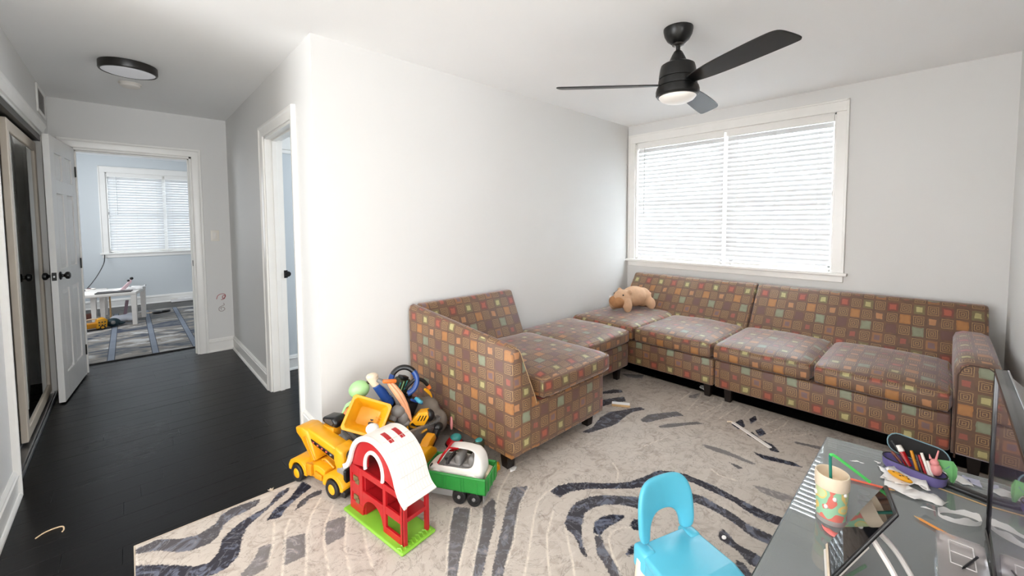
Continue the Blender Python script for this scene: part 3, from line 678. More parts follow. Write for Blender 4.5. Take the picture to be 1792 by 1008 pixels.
    tag(o, 'large cream rug with wavy navy marbled bands under the sofa and toys', 'rug')
    bm = tb(); tube(bm, [(-.031, -.262, .006), (-.031, 2.323, .006), (3.216, 2.323, .006), (3.216, -.262, .006)], .0058, 8, closed=True)
    obj('bound_edge', bm, mat('rug_binding', (196, 180, 160), .8), o)
make_rug()

# ================================================================== sectional sofa
def cushion(x0, x1, y0, y1, z0, z1, crown=.022, r=.035, nx=10, ny=10, puff=.010):
    """upholstered box cushion: rounded edges, crowned top, bulging sides"""
    t = tb(); bmesh.ops.create_cube(t, size=1.0)
    bmesh.ops.subdivide_edges(t, edges=list(t.edges), cuts=9, use_grid_fill=True)
    cx, cy, cz = (x0 + x1) / 2, (y0 + y1) / 2, (z0 + z1) / 2; sx, sy, sz = (x1 - x0), (y1 - y0), (z1 - z0)
    for v in t.verts: v.co = Vector((cx + v.co.x * sx, cy + v.co.y * sy, cz + v.co.z * sz))
    boxuv(t)
    for v in t.verts:
        q = [(v.co.x - cx) / (sx / 2), (v.co.y - cy) / (sy / 2), (v.co.z - cz) / (sz / 2)]
        # rounded box
        inner = Vector((max(-sx / 2 + r, min(sx / 2 - r, v.co.x - cx)), max(-sy / 2 + r, min(sy / 2 - r, v.co.y - cy)), max(-sz / 2 + r, min(sz / 2 - r, v.co.z - cz))))
        d = Vector((v.co.x - cx, v.co.y - cy, v.co.z - cz)) - inner
        p = inner + (d.normalized() * r if d.length > 1e-6 else d)
        fx, fy, fz = 1 - q[0] ** 2, 1 - q[1] ** 2, 1 - q[2] ** 2
        if q[2] > 0: p.z += crown * (max(0, fx) ** .6) * (max(0, fy) ** .6) * q[2]
        p.z += .0035 * math.sin(q[0] * 5.1 + cy * 9) * math.sin(q[1] * 4.3 + cx * 7) * (1 if q[2] > .5 else 0)
        p.x += puff * q[0] * max(0, fz) * max(0, fy); p.y += puff * q[1] * max(0, fz) * max(0, fx)
        v.co = Vector((cx, cy, cz)) + p
    return t
def piping(x0, x1, y0, y1, z, r, parent, m=M_PIPE, inset=.012):
    i = inset; rr = r + .012; pts = []
    for cx_, cy_, a0 in ((x1 - i - rr, y1 - i - rr, 0), (x0 + i + rr, y1 - i - rr, 90), (x0 + i + rr, y0 + i + rr, 180), (x1 - i - rr, y0 + i + rr, 270)):
        for k in range(5):
            a = R(a0 + 22.5 * k); pts.append((cx_ + rr * math.cos(a), cy_ + rr * math.sin(a), z))
    obj('piping', tube(tb(), pts, .0042, 6, closed=True), m, parent)
def seat_cushion(root, x0, x1, y0, y1, z0, z1, crown=.022):
    c = obj('seat_cushion', cushion(x0, x1, y0, y1, z0, z1, crown), M_FAB, root, smooth=60)
    piping(x0, x1, y0, y1, z1 - .014, .022, c); piping(x0, x1, y0, y1, z0 + .014, .022, c, M_PIPED)
    return c
def fab_box(name, root, x0, x1, y0, y1, z0, z1, b=.02):
    bm = tb(); bx(bm, x0, x1, y0, y1, z0, z1, b, 3); return obj(name, boxuv(bm), M_FAB, root, smooth=40)
def sofa_leg(root, x, y, h=.148, w=.058):
    bm = tb(); a = w / 2; b_ = w * .36; q = .0118 if (x < 3.2 and y < 2.32) else .001
    loft(bm, [[(x - b_, y - b_, q), (x + b_, y - b_, q), (x + b_, y + b_, q), (x - b_, y + b_, q)], [(x - a, y - a, h), (x + a, y - a, h), (x + a, y + a, h), (x - a, y + a, h)]])
    bev(bm, .003, 1); obj('leg', bm, M_LEG, root, smooth=0)
def slope_back(root, prof, a0, a1, axis, b=.016):
    """prof: cross-section (depth, height); run along axis from a0 to a1"""
    bm = tb()
    if axis == 'y': loft(bm, [[(d, a0, z) for d, z in prof], [(d, a1, z) for d, z in prof]])
    else: loft(bm, [[(a0, d, z) for d, z in prof], [(a1, d, z) for d, z in prof]])
    bev(bm, b, 3, 20); return obj('back', boxuv(bm), M_FAB, root, smooth=40)
BACKP = [(4.115, .135), (4.105, .772), (4.085, .795), (4.02, .795), (3.74, .42), (3.70, .135)]
# long sofa with one arm, under the window's right half
s1 = thing('sectional_sofa', 'brown square-patterned sofa section with two seat cushions and a right arm', 'sofa', (0, 0, 0), group='square-patterned sectional pieces')
fab_box('base', s1, 3.06, 3.72, -.058, 1.150, .135, .335, .014)
slope_back(s1, BACKP, -.222, 1.148, 'y', .020)
bm = tb()                                        # arm: rounded top, slightly lower at the front
secs = []
for x, zt in ((3.045, .618), (3.07, .634), (3.3, .640), (3.7, .638), (4.0, .632)):
    y0, y1 = -.232, -.062; ins = .016 if x < 3.06 else 0
    secs.append([(x, y1 - ins, .132 + ins), (x, y1 - ins, zt - .045), (x, y1 - .012 - ins * .5, zt - .014), (x, y1 - .045, zt), (x, y0 + .045, zt), (x, y0 + .012 + ins * .5, zt - .014), (x, y0 + ins, zt - .045), (x, y0 + ins, .132 + ins)])
loft(bm, secs); arm = obj('arm', boxuv(bm), M_FAB, s1, smooth=50)
obj('piping', tube(tb(), [(3.047, -.076, .12), (3.047, -.076, .56), (3.047, -.092, .60), (3.047, -.115, .618), (3.047, -.18, .618), (3.047, -.205, .60), (3.047, -.218, .56), (3.047, -.218, .12)], .004, 6), M_PIPED, arm)
seat_cushion(s1, 3.03, 3.80, .553, 1.160, .338, .462); seat_cushion(s1, 3.03, 3.80, -.058, .547, .338, .462, .028)
for x, y in ((3.17, 1.085), (3.17, -.15), (4.03, 1.085), (4.03, -.15)): sofa_leg(s1, x, y)
# armless corner section
s2 = thing('sectional_sofa', 'brown square-patterned corner sofa section without arms, the plush toy lying on it', 'sofa', (0, 0, 0), group='square-patterned sectional pieces')
fab_box('base', s2, 3.06, 3.72, 1.160, 2.475, .135, .335, .014); fab_box('rear_base', s2, 3.72, 4.10, 2.39, 2.475, .135, .335, .014)
slope_back(s2, BACKP, 1.156, 2.388, 'y', .020)
seat_cushion(s2, 3.03, 3.80, 1.168, 1.812, .338, .462); seat_cushion(s2, 3.03, 4.06, 1.822, 2.478, .338, .466, .016)
for x, y in ((3.17, 1.235), (3.2, 2.42), (4.03, 1.235), (4.03, 2.42)): sofa_leg(s2, x, y)
# ottoman in the corner
ot = thing('ottoman', 'low square-patterned ottoman wedged between the one-armed chair and the corner sofa', 'ottoman', (0, 0, 0), group='square-patterned sectional pieces')
fab_box('base', ot, 2.29, 3.015, 1.845, 2.49, .130, .325, .014); seat_cushion(ot, 2.275, 3.018, 1.825, 2.50, .328, .452, .022)
for x, y in ((2.36, 1.92), (2.95, 1.92), (2.36, 2.43), (2.95, 2.43)): sofa_leg(ot, x, y)
# one-armed chair with sloping arm
ch = thing('armchair', 'square-patterned lounge chair with a tall sloping arm, its outer side towards the toys', 'chair', (0, 0, 0), group='square-patterned sectional pieces')
fab_box('base', ch, 1.56, 2.20, 1.530, 2.27, .112, .370, .012)
slope_back(ch, [(2.525, .115), (2.53, .780), (2.515, .806), (2.455, .806), (2.29, .44), (2.22, .115)], 1.40, 2.235, 'x', .018)
bm = tb(); secs = []
for y, f in ((1.533, 0), (1.545, .03), (2.0, .5), (2.52, 1)):
    xo = 1.398 - .045 * f; zt = .705 + .098 * f; xi = 1.588 - .02 * f; e = .010 if y < 1.54 else 0
    secs.append([(xo + e, y, .112 + e), (xi - e, y, .112 + e), (xi - e, y, .355), (xi - .012 - e, y, .395), (xo + .062 - e, y, zt - .03), (xo + .045, y, zt - .006 - e), (xo + .028, y, zt - e), (xo + .006 + e, y, zt - .010 - e), (xo - .004 + e, y, zt - .035)])
loft(bm, secs); arm = obj('arm', boxuv(bm), M_FAB, ch, smooth=50)
obj('piping', tube(tb(), [(1.576, 1.533, .125), (1.576, 1.533, .355), (1.566, 1.533, .393), (1.452, 1.533, .672), (1.438, 1.534, .692), (1.42, 1.535, .700)], .0024, 6), mat('pale_piping', (178, 148, 112), .6), arm)
seat_cushion(ch, 1.592, 2.245, 1.500, 2.30, .375, .502, .020)
for x, y in ((1.455, 1.64), (2.14, 1.62), (1.46, 2.44), (2.14, 2.44)): sofa_leg(ch, x, y, .135, .07)

# ================================================================== ceiling fan
fan = thing('ceiling_fan', 'black three-blade ceiling fan with a frosted dome light above the living room', 'ceiling fan', (2.261, 1.084, H))
def lat(name, prof, m, parent, n=40): return obj(name, lathe(tb(), prof, n), m, parent, smooth=30)
M_FAN = mat('matte_black_fan', (8, 8, 8), .36, var=.1); M_BLADE = mat('black_fan_blade', (11, 11, 13), .36, var=.06)
lat('canopy', [(0, -.001), (.079, -.001), (.079, -.012), (.074, -.036), (.060, -.062), (.040, -.080), (.034, -.084), (0, -.084)], M_FAN, fan)
lat('collar', [(0, -.084), (.030, -.084), (.032, -.092), (.020, -.098), (0, -.098)], mat('pewter_ring', (120, 116, 112), .3, .9), fan)
lat('downrod', [(0, -.09), (.0115, -.09), (.0115, -.136), (0, -.136)], M_FAN, fan)
hs = lat('motor_housing', [(0, -.120), (.014, -.121), (.022, -.128), (.032, -.146), (.044, -.172), (.050, -.192), (.074, -.194), (.090, -.204), (.096, -.225), (.101, -.262), (.101, -.275), (.096, -.277), (.096, -.281), (.103, -.283), (.106, -.312), (.106, -.318), (.101, -.320), (.101, -.324), (.112, -.326), (.117, -.345), (.117, -.366), (.110, -.376), (.098, -.378), (0, -.370)], M_FAN, fan)
dome = NT('frosted_dome'); dome.col(srgb(236, 232, 226)); dome.rough(.35); dome.p.inputs['Subsurface Weight'].default_value = 0.0
dome.p.inputs['Emission Color'].default_value = (1, .93, .84, 1); dome.p.inputs['Emission Strength'].default_value = .08
lat('light_dome', [(0, -.360), (.103, -.366), (.100, -.380), (.088, -.394), (.066, -.405), (.036, -.411), (0, -.413)], dome.m, fan)
bs = None
for kk, ang in enumerate((131.5, 246.5, 7.5)):
    if bs is None:
        bm = tb(); out = [(q.x, q.y) for q in spline([(.085, -.026, 0), (.15, -.046, 0), (.28, -.064, 0), (.45, -.072, 0), (.58, -.073, 0), (.635, -.068, 0), (.662, -.050, 0), (.676, -.010, 0), (.684, .036, 0), (.676, .054, 0), (.655, .060, 0), (.55, .060, 0), (.40, .057, 0), (.25, .050, 0), (.15, .038, 0), (.085, .022, 0)], 4)]
        prism(bm, out, .007, Matrix.Translation((0, 0, -.0035)), .002, 1)
        bs = obj('blade', bm, M_BLADE, fan, (0, 0, -.312), (R(-13), 0, R(ang)), smooth=30); bs.rotation_mode = 'XYZ'
    else: share('blade', bs, fan, (0, 0, -.312), (R(-13), 0, R(ang)))

# hall flush light, smoke detector, vent, switch
hl = thing('flush_ceiling_light', 'round flush hall ceiling light with a black rim and pale diffuser', 'ceiling light', (.05, 3.925, H))
lat('rim', [(0, -.001), (.142, -.001), (.149, -.004), (.150, -.046), (.146, -.054), (.139, -.056), (.137, -.050), (0, -.048)], mat('dark_bronze', (24, 20, 17), .35), hl, 56)
lat('diffuser', [(0, -.047), (.1365, -.047), (.1365, -.052), (.125, -.0565), (.09, -.060), (0, -.062)], mat('opal_diffuser', (226, 226, 230), .4, emit=.08), hl, 56)
sd = thing('smoke_detector', 'small white round smoke detector behind the hall ceiling light', 'smoke detector', (.06, 4.43, H))
lat('base', [(0, -.001), (.066, -.001), (.066, -.010), (0, -.010)], M_WHT, sd, 32); lat('cover', [(0, -.010), (.060, -.010), (.058, -.026), (.046, -.034), (.030, -.036), (0, -.036)], M_WHT, sd, 32)
vt = thing('air_vent', 'white metal return air vent high on the left hall wall by the ceiling', 'vent', (XL, 5.0, 2.315))
bm = tb()
for a in ((-.205, -.175, -.105, .105), (.175, .205, -.105, .105), (-.175, .175, .078, .105), (-.175, .175, -.105, -.078)): bx(bm, .0005, .011, *a, .002, 1)
obj('frame', bm, M_TRIM, vt, smooth=0); obj('backing', bx(tb(), .0005, .002, -.178, .178, -.08, .08), M_CLOSET, vt, smooth=0)
for q in range(13):
    bm = tb(); box(bm, (.006, 0, -.072 + q * .012), (.010, .350, .0016), 0, 1, (0, R(35), 0)); obj('louver', bm, mat('vent_louver', (186, 184, 180), .4) if q == 0 else bpy.data.materials['vent_louver'], vt, smooth=0)
sw = thing('light_switch', 'white rocker light switch beside the bedroom door casing', 'light switch', (.658, YE, 1.228))
obj('plate', bx(tb(), -.0365, .0365, -.0065, -.0005, -.0575, .0575, .003, 2), mat('switch_plate', (232, 226, 216), .35), sw)
obj('rocker', bx(tb(), -.0165, .0165, -.0105, -.005, -.0335, .0335, .002, 2), M_WHT, sw)
# crayon scribble on the end wall: two loops
def scribble(label, pts, rgb, r, c):
    o = obj('crayon_scribble', tube(tb(), [(x, -.0008, z) for x, z in pts], r, 6), mat('crayon_%d' % rgb[0], rgb, .9), None, c)
    return tag(o, label, 'drawing')
up = spline([(-.042, -.005, 0), (-.030, .030, 0), (0, .046, 0), (.030, .040, 0), (.034, .012, 0), (.012, -.004, 0), (.010, .020, 0), (.030, .028, 0), (.026, -.006, 0), (-.004, -.016, 0)], 8)
scribble('pink crayon loop drawn on the hall end wall below the light switch', [(p.x, p.y) for p in up], (176, 96, 100), .0032, (.690, YE - .0012, .560))
lo = spline([(.022, .050, 0), (.026, .030, 0), (.008, .022, 0), (-.018, .004, 0), (-.016, -.026, 0), (.010, -.034, 0), (.030, -.016, 0), (.018, .008, 0), (-.004, .000, 0), (.002, -.018, 0)], 8)
scribble('grey crayon curl drawn on the hall end wall under the pink loop', [(p.x, p.y) for p in lo], (150, 132, 128), .0026, (.685, YE - .0010, .455))

# ================================================================== plush toy on the corner cushion (one body, voxel-joined)
pl = thing('plush_toy', 'tan stuffed animal with a big brown muzzle lying on the corner sofa cushion', 'stuffed toy', (3.60, 2.165, .486), R(165)); pl.scale = (1.18, 1.18, 1.18)
bm = tb()   # local +x: where the head points
for c, s, r in (((-.02, 0, .105), (.125, .088, .086), (0, 0, 0)), ((-.115, .0, .090), (.075, .080, .082), (0, 0, 0)), ((.110, .0, .095), (.082, .080, .078), (0, 0, 0)),
                ((.120, .072, .050), (.040, .036, .060), (0, 0, 0)), ((.135, -.078, .052), (.042, .038, .060), (0, 0, 0)), ((-.14, .075, .045), (.042, .038, .055), (0, R(20), 0)), ((-.15, -.075, .045), (.042, .038, .055), (0, R(20), 0)),
                ((.085, .062, .158), (.020, .022, .022), (0, 0, 0)), ((.085, -.062, .158), (.020, .022, .022), (0, 0, 0)), ((-.195, 0, .11), (.03, .018, .018), (0, 0, 0))): ball(bm, c, s, r, 18)
body = obj('body', bm, M_TAN, pl, smooth=180)
md = body.modifiers.new('join', 'REMESH'); md.mode = 'VOXEL'; md.voxel_size = .008; md.use_smooth_shade = True
ms = body.modifiers.new('soft', 'SMOOTH'); ms.factor = .6; ms.iterations = 4
bm = tb(); ball(bm, (.172, .030, .078), (.048, .044, .042)); ball(bm, (.172, -.030, .078), (.048, .044, .042)); ball(bm, (.165, 0, .056), (.046, .062, .034))
mz = obj('muzzle', bm, M_TAND, pl, smooth=180); md = mz.modifiers.new('join', 'REMESH'); md.mode = 'VOXEL'; md.voxel_size = .007; md.use_smooth_shade = True
for s in (-1, 1): obj('eye', ball(tb(), (.150, s * .052, .135), .0075, n=10), M_BLK, pl)
bm = tb(); box(bm, (.135, -.115, .095), (.030, .002, .022), 0, 1, (R(10), R(20), 0)); obj('tag', bm, M_PAPER, pl, smooth=0)

# ================================================================== toys
def wheel(name, parent, c, r, w, tyre, hub, label=None, axis=(0, 1, 0), hr=.56):
    t = Vector(axis).normalized(); M = Matrix.Translation(Vector(c) - t * w / 2) @ align(t)
    bm = tb(); lathe(bm, [(0, .004), (r * .55, .004), (r * .60, 0), (r * .92, 0), (r, w * .14), (r, w * .86), (r * .92, w), (r * .60, w), (r * .55, w - .004), (0, w - .004)], 28, M)
    o = obj(name, bm, tyre, parent, smooth=30, label=label)
    bm = tb()
    lathe(bm, [(0, -.001), (r * hr * .72, -.001), (r * hr, .003), (r * hr, .008), (0, .008)], 24, M); lathe(bm, [(0, w - .008), (r * hr, w - .008), (r * hr, w - .003), (r * hr * .72, w + .001), (0, w + .001)], 24, M)
    obj('hub', bm, hub, o, smooth=30); return o
# ---- barn playset; local x runs along the long front, y into the depth, z up
brn = thing('toy_barn', 'red toy barn with a white curved roof standing on a lime green base', 'toy', (.7335, 1.7025, .0118), math.atan2(-.429, .063))
bm = tb(); bx(bm, -.226, .226, -.030, .146, 0, .016, .008, 3); bev(bm, .001, 1)
base = obj('base', bm, M_LIME, brn)
for q in range(9):
    bm = tb(); tube(bm, [(.185, -.022 + q * .018, .016), (.200, -.016 + q * .018, .020), (.216, -.020 + q * .018, .016)], .004, 6); obj('grass_ridge', bm, M_LIME, base)
RP = [(-.246, .214), (-.238, .206), (-.205, .226), (-.182, .262), (-.165, .305), (-.135, .350), (-.090, .384), (-.040, .402), (0, .407), (.040, .402), (.090, .384), (.135, .350), (.165, .305), (.182, .262), (.205, .226), (.238, .206), (.246, .214)]
def roofz(x):
    for (a, za), (b, zb) in zip(RP[1:-1], RP[2:-1]):
        if a <= x <= b: return za + (zb - za) * (x - a) / (b - a)
    return .21
# front wall built of bars: panels, arches and floor bands
def bar(bm, x0, x1, z0, z1, y0=-.004, y1=.008, b=.0015): return bx(bm, x0, x1, y0, y1, z0, z1, b, 1)
bm = tb()
bar(bm, -.205, -.100, .016, .060); bar(bm, -.205, -.188, .060, .230); bar(bm, -.125, -.100, .060, .230); bar(bm, -.188, -.125, .098, .150); bar(bm, -.188, -.125, .188, .232)
bar(bm, .058, .078, .016, .232); bar(bm, .180, .205, .016, .232); bar(bm, .078, .180, .016, .046); bar(bm, .078, .180, .104, .138); bar(bm, .078, .180, .206, .232)
bar(bm, -.100, .058, .204, .232); bar(bm, -.100, .058, .116, .132)
arc = [(-.100, .118), (.058, .118), (.058, .040)] + [(-.021 + .075 * math.cos(R(a)), .040 + .068 * math.sin(R(a))) for a in range(5, 176, 14)] + [(-.100, .040)]
prism(bm, arc, .012, TRS((0, .008, 0)) @ XZ, 0)
# gable ring around the arched hayloft opening
cxg, czg, rg = 0.0, .268, .062
outer = []; inner = []
for q in range(25):
    a = R(-10 + q * 200 / 24); x = cxg + .165 * math.cos(a) * (1 if math.sin(a) < .5 else 1); x = max(-.178, min(.178, cxg + .178 * math.cos(a)))
    outer.append((x, min(roofz(x) - .006, .232 + .17 * max(0, math.sin(a)) + .001))); inner.append((cxg + rg * math.cos(a), max(.233, czg + rg * 1.15 * math.sin(a))))
loft(bm, [[(x, y, z) for (x, z) in ()] for y in ()]) if False else None
t = tb(); va = [[t.verts.new((x, yy, z)) for x, z in pts] for pts in (outer, inner) for yy in (-.004, .008)]
oF, oB, iF, iB = va
for q in range(24):
    t.faces.new((oF[q], oF[q + 1], iF[q + 1], iF[q])); t.faces.new((oB[q], iB[q], iB[q + 1], oB[q + 1])); t.faces.new((iF[q], iF[q + 1], iB[q + 1], iB[q])); t.faces.new((oF[q], oB[q], oB[q + 1], oF[q + 1]))
put(bm, t)
obj('front_wall', bm, M_RED, brn, smooth=30)
bm = tb()                                         # rear wall, floors, partitions, open right end frame
for z in (.118, .218): bx(bm, -.203, .203, .006, .124, z, z + .010, .002, 1)
bx(bm, -.205, -.196, .0, .124, .016, .226, .002, 1); bx(bm, -.100, -.092, .006, .124, .016, .226, .002, 1); bx(bm, .062, .070, .006, .124, .128, .226, .002, 1)
for y0, y1 in ((-.004, .014), (.108, .126)): bx(bm, .190, .207, y0, y1, .016, .226, .002, 1)
bx(bm, .192, .206, .014, .108, .112, .130, .002, 1); bx(bm, .192, .206, .014, .108, .214, .228, .002, 1)
obj('floors', bm, M_REDD, brn, smooth=30)
bm = tb(); bx(bm, -.100, .066, .118, .126, .128, .224, .001, 1); bx(bm, -.205, -.100, .118, .126, .016, .224, .001, 1)
bx(bm, .070, .090, .118, .126, .016, .224, .001, 1)
gp = [(x, min(roofz(x) - .006, .40)) for x in [(-.165 + q * .33 / 16) for q in range(17)]]; prism(bm, [(-.165, .222)] + gp + [(.165, .222)], .006, TRS((0, .126, 0)) @ XZ)
obj('rear_wall', bm, M_REDD, brn, smooth=30)
for x0, x1, z0, z1 in ((-.188, -.125, .150, .188), (-.188, -.125, .060, .098)):   # small notched windows as cut-outs; olive pane stands in for the view through
    bm = tb(); bx(bm, x0, x1, .001, .004, z0, z1); o = obj('small_window', bm, M_RED, brn, smooth=0)
    bm = tb(); bx(bm, x0 + .014, x1 - .014, -.0045, .001, z0 + .006, z1 - .008); bx(bm, x0 + .030, x1 - .006, -.0045, .001, z0 - .003, z0 + .018); obj('pane', bm, mat('tan_cutout_fill', (116, 98, 62), .5), o, smooth=0)
# roof shell with shingle lines, skylight slots, front trim, silo knob
def off(pts, d):
    o = []
    for i, (x, z) in enumerate(pts):
        a = Vector(pts[max(0, i - 1)]); b = Vector(pts[min(len(pts) - 1, i + 1)]); n = Vector((-(b - a).y, (b - a).x)).normalized(); o.append((x + n.x * d, z + n.y * d))
    return o
RC = RP[1:-1]; RC = [(p.x, p.y) for p in spline([(x, z, 0) for x, z in RC], 3)]
bm = tb(); prism(bm, RC + off(RC, .007)[::-1], .158, TRS((0, .140, 0)) @ XZ, .001, 1); roof = obj('roof', bm, M_WHT, brn, smooth=40)
bm = tb(); prism(bm, off(RC, -.014) + off(RC, .0085)[::-1], .014, TRS((0, -.006, 0)) @ XZ, .002, 2); obj('gable_trim', bm, M_WHT, brn, smooth=40)
m_line = mat('roof_groove', (200, 193, 186), .5)
top = off(RC, .0074); n_t = len(top)
bm = tb()
for q in range(int(n_t * .60), n_t - 1, 3):
    tube(bm, [(top[q][0], .0 + .004, top[q][1]), (top[q][0], .136, top[q][1])], .0013, 4)
for row, q in enumerate(range(int(n_t * .60), n_t - 4, 3)):
    for g in range(9):
        yy = .014 + g * .014 + (.007 if row % 2 else 0)
        tube(bm, [(top[q + w][0], yy, top[q + w][1]) for w in range(0, 4)], .0011, 4)
o = obj('shingle_grooves', bm, m_line, roof); o['kind'] = 'stuff'
for y0, y1 in ((.028, .050), (.084, .106)):
    bm = tb(); q0, q1 = int(n_t * .44), int(n_t * .62); q0, q1 = int(n_t * .50), int(n_t * .615)
    seg = [top[w] for w in range(q0, q1 + 1)]
    loft(bm, [[(x, y0, z + .0006), (x, y1, z + .0006), (x, y1, z - .004), (x, y0, z - .004)] for x, z in seg]); obj('skylight_slot', bm, M_RED, roof, smooth=0)
bm = tb(); ball(bm, (-.135, .075, .378), (.032, .030, .024)); cyl(bm, (-.135, .075, .30), (-.135, .075, .366), .024, n=20); obj('silo_top', bm, M_WHT, brn, smooth=40)
# white half-ring around the hayloft opening
t = tb(); pts = [(rg * 1.10 * math.cos(R(a)), -.006, czg + rg * 1.22 * math.sin(R(a))) for a in range(-22, 203, 9)]
obj('arch_trim', tube(tb(), pts, .0085, 8), M_WHT, brn)

# ---- yellow crane truck; local x: rear (left in view) -> front, y: away, z up
trk = thing('toy_crane_truck', 'yellow toy crane truck with black tyres parked on the rug edge', 'toy', (.625, 2.185, .0118), math.atan2(-.265, .081))
obj('chassis', bx(tb(), -.185, .150, .025, .135, .034, .062, .008), M_YELD, trk)
def fender(xc, name):
    pr = [(xc - .075, .045), (xc - .078, .070), (xc - .062, .098), (xc - .030, .114), (xc + .030, .114), (xc + .062, .098), (xc + .078, .070), (xc + .075, .045)] + [(xc + .054 * math.cos(R(a)), .045 + .052 * math.sin(R(a))) for a in range(0, 181, 15)]
    bm = tb(); prism(bm, pr, .160, TRS((0, .160, 0)) @ XZ, .003, 1); return obj(name, bm, M_YEL, trk, smooth=40)
fender(-.135, 'fender'); fender(.145, 'fender')
bm = tb(); prism(bm, [(-.062, .050), (.072, .050), (.072, .108), (.02, .122), (-.062, .110)], .136, TRS((0, .148, 0)) @ XZ, .006, 2); obj('side_body', bm, M_YEL, trk, smooth=40)
bm = tb(); prism(bm, [(-.060, .060), (-.018, .060), (-.018, .118), (-.062, .118)], .014, TRS((0, .012, 0)) @ XZ, .004, 2); prism(bm, [(.0, .056), (.060, .056), (.058, .082), (.002, .094)], .008, TRS((0, .010, 0)) @ XZ, .003, 2); obj('side_panel', bm, M_YELD, trk, smooth=40)
# sloped rear mast
bm = tb(); prism(bm, [(-.060, .108), (-.150, .206), (-.190, .232), (-.196, .262), (-.140, .272), (-.092, .262), (-.028, .122)], .098, TRS((0, .130, 0)) @ XZ, .008, 2); obj('mast', bm, M_YEL, trk, smooth=40)
bm = tb(); prism(bm, [(-.058, .122), (-.096, .172), (-.128, .226), (-.100, .238), (-.070, .180), (-.030, .124)], .004, TRS((0, .032, 0)) @ XZ, .002, 1); obj('mast_rib', bm, M_YELD, trk, smooth=40)
bm = tb(); prism(bm, [(-.140, .268), (-.095, .268), (.150, .216), (.150, .150), (.10, .150), (-.080, .198), (-.120, .232)], .078, TRS((0, .120, 0)) @ XZ, .010, 3); boom = obj('boom', bm, M_YEL, trk, smooth=40)
m_win = mat('dark_window_strip', (34, 26, 24), .25)
bm = tb(); prism(bm, [(-.078, .224), (.112, .184), (.112, .160), (-.066, .204)], .004, TRS((0, .0420, 0)) @ XZ, .002, 1); strip = obj('window_strip', bm, m_win, boom, smooth=40)
for q, c in enumerate(((170, 60, 50), (190, 90, 60), (176, 66, 56), (200, 80, 66), (120, 130, 130))):
    x = -.052 + q * .034; bm = tb(); ball(bm, (x, .0378, .209 - q * .0072), (.008, .002, .005)); obj('light', bm, mat('light_%d' % q, c, .3), strip)
bm = tb(); prism(bm, [(.118, .238), (.176, .220), (.190, .176), (.158, .106), (.132, .112), (.110, .170)], .094, TRS((0, .126, 0)) @ XZ, .012, 3); obj('boom_head', bm, M_YEL, trk, smooth=40)
bm = tb(); cyl(bm, (.17, .075, .190), (.235, .075, .186), .024, .020, 20); o = obj('hose_joint', bm, M_BLK, trk); cyl(bm := tb(), (.195, .075, .1886), (.212, .075, .1875), .0246, .024, 20); obj('yellow_band', bm, M_YEL, o)
bm = tb(); tube(bm, spline([(.05, .06, .115), (.03, .03, .145), (.07, .024, .160), (.12, .03, .130)], 6), .005, 8); obj('grab_rail', bm, M_YELD, trk)
bm = tb(); prism(bm, [(-.105, .296), (-.010, .312), (.022, .288), (.008, .252), (-.095, .268)], .080, TRS((0, .200, 0)) @ XZ, .014, 3); cab = obj('cab', bm, M_BLK, trk, smooth=40)
bm = tb(); prism(bm, [(-.075, .296), (-.017, .305), (-.003, .286), (-.015, .272), (-.069, .280)], .002, TRS((0, .1195, 0)) @ XZ); obj('cab_window', bm, M_DGRY, cab, smooth=0)
bm = tb(); bx(bm, -.09, .01, .110, .160, .215, .266, .008); obj('cab_mount', bm, M_YELD, trk)
bm = tb(); prism(bm, [(.195, .022), (.238, .026), (.240, .052), (.205, .060)], .150, TRS((0, .150, 0)) @ XZ, .006, 2); obj('front_bumper', bm, M_BLK, trk, smooth=40)
bm = tb(); bx(bm, .196, .216, .020, .130, .055, .145, .012, 3); obj('grille', bm, M_BLK, trk); bm = tb(); bx(bm, .128, .200, .030, .128, .060, .150, .02, 3); obj('front_box', bm, M_GRY, trk)
for x in (-.135, .145):
    wheel('wheel', trk, (x, .010, .0455), .0455, .036, M_RUB, M_YEL); wheel('wheel', trk, (x, .150, .0455), .0455, .036, M_RUB, M_YEL)

# ---- green flatbed trailer truck with a white toy car in its tray; local x along the bed
tl = thing('toy_trailer_truck', 'green toy truck bed on a grey chassis with small black wheels', 'toy', (1.150, 1.456, .0118), math.atan2(.262, -.154))
L, W = .335, -.164                                 # bed runs local x 0..L, y 0..W (towards the armchair)
bm = tb()
for x0, x1, y0, y1, z0, z1 in ((0, L, W, 0, .064, .072), (0, L, -.007, 0, .064, .138), (0, L, W, W + .007, .064, .138), (0, .007, W, 0, .064, .138), (L - .007, L, W, 0, .064, .138)): bx(bm, x0, x1, y0, y1, z0, z1, .002, 1)
bed = obj('bed', bm, M_GRN, tl)
bm = tb(); tube(bm, [(.004, -.002, .138), (L - .004, -.002, .138), (L - .004, W + .002, .138), (.004, W + .002, .138)], .006, 8, closed=True); obj('rim', bm, M_GRN, bed)
for x in (.04, .11, .125, .20, .215, .29):
    bm = tb(); bx(bm, x, x + .005, .0, .004, .066, .134, .0015, 1); obj('rib', bm, M_GRN, bed)
for y in (-.04, -.085, -.13):
    bm = tb(); bx(bm, -.004, 0, y, y + .005, .066, .134, .0015, 1); obj('rib', bm, M_GRN, bed)
bm = tb(); bx(bm, .02, .33, -.125, -.035, .036, .0635, .004); obj('chassis', bm, M_DGRY, tl); bm = tb(); bx(bm, .17, .33, -.012, -.004, .030, .0635, .003); obj('side_skirt', bm, M_GRY, tl)
for x in (.062, .138):
    for y in (-.014, -.150): wheel('wheel', tl, (x, y, .034), .034, .026, M_RUB, M_GRY, hr=.26)
bm = tb(); bx(bm, .018, .022, -.150, -.020, .012, .058, .001, 1); obj('mud_flap', bm, M_GRY, tl)

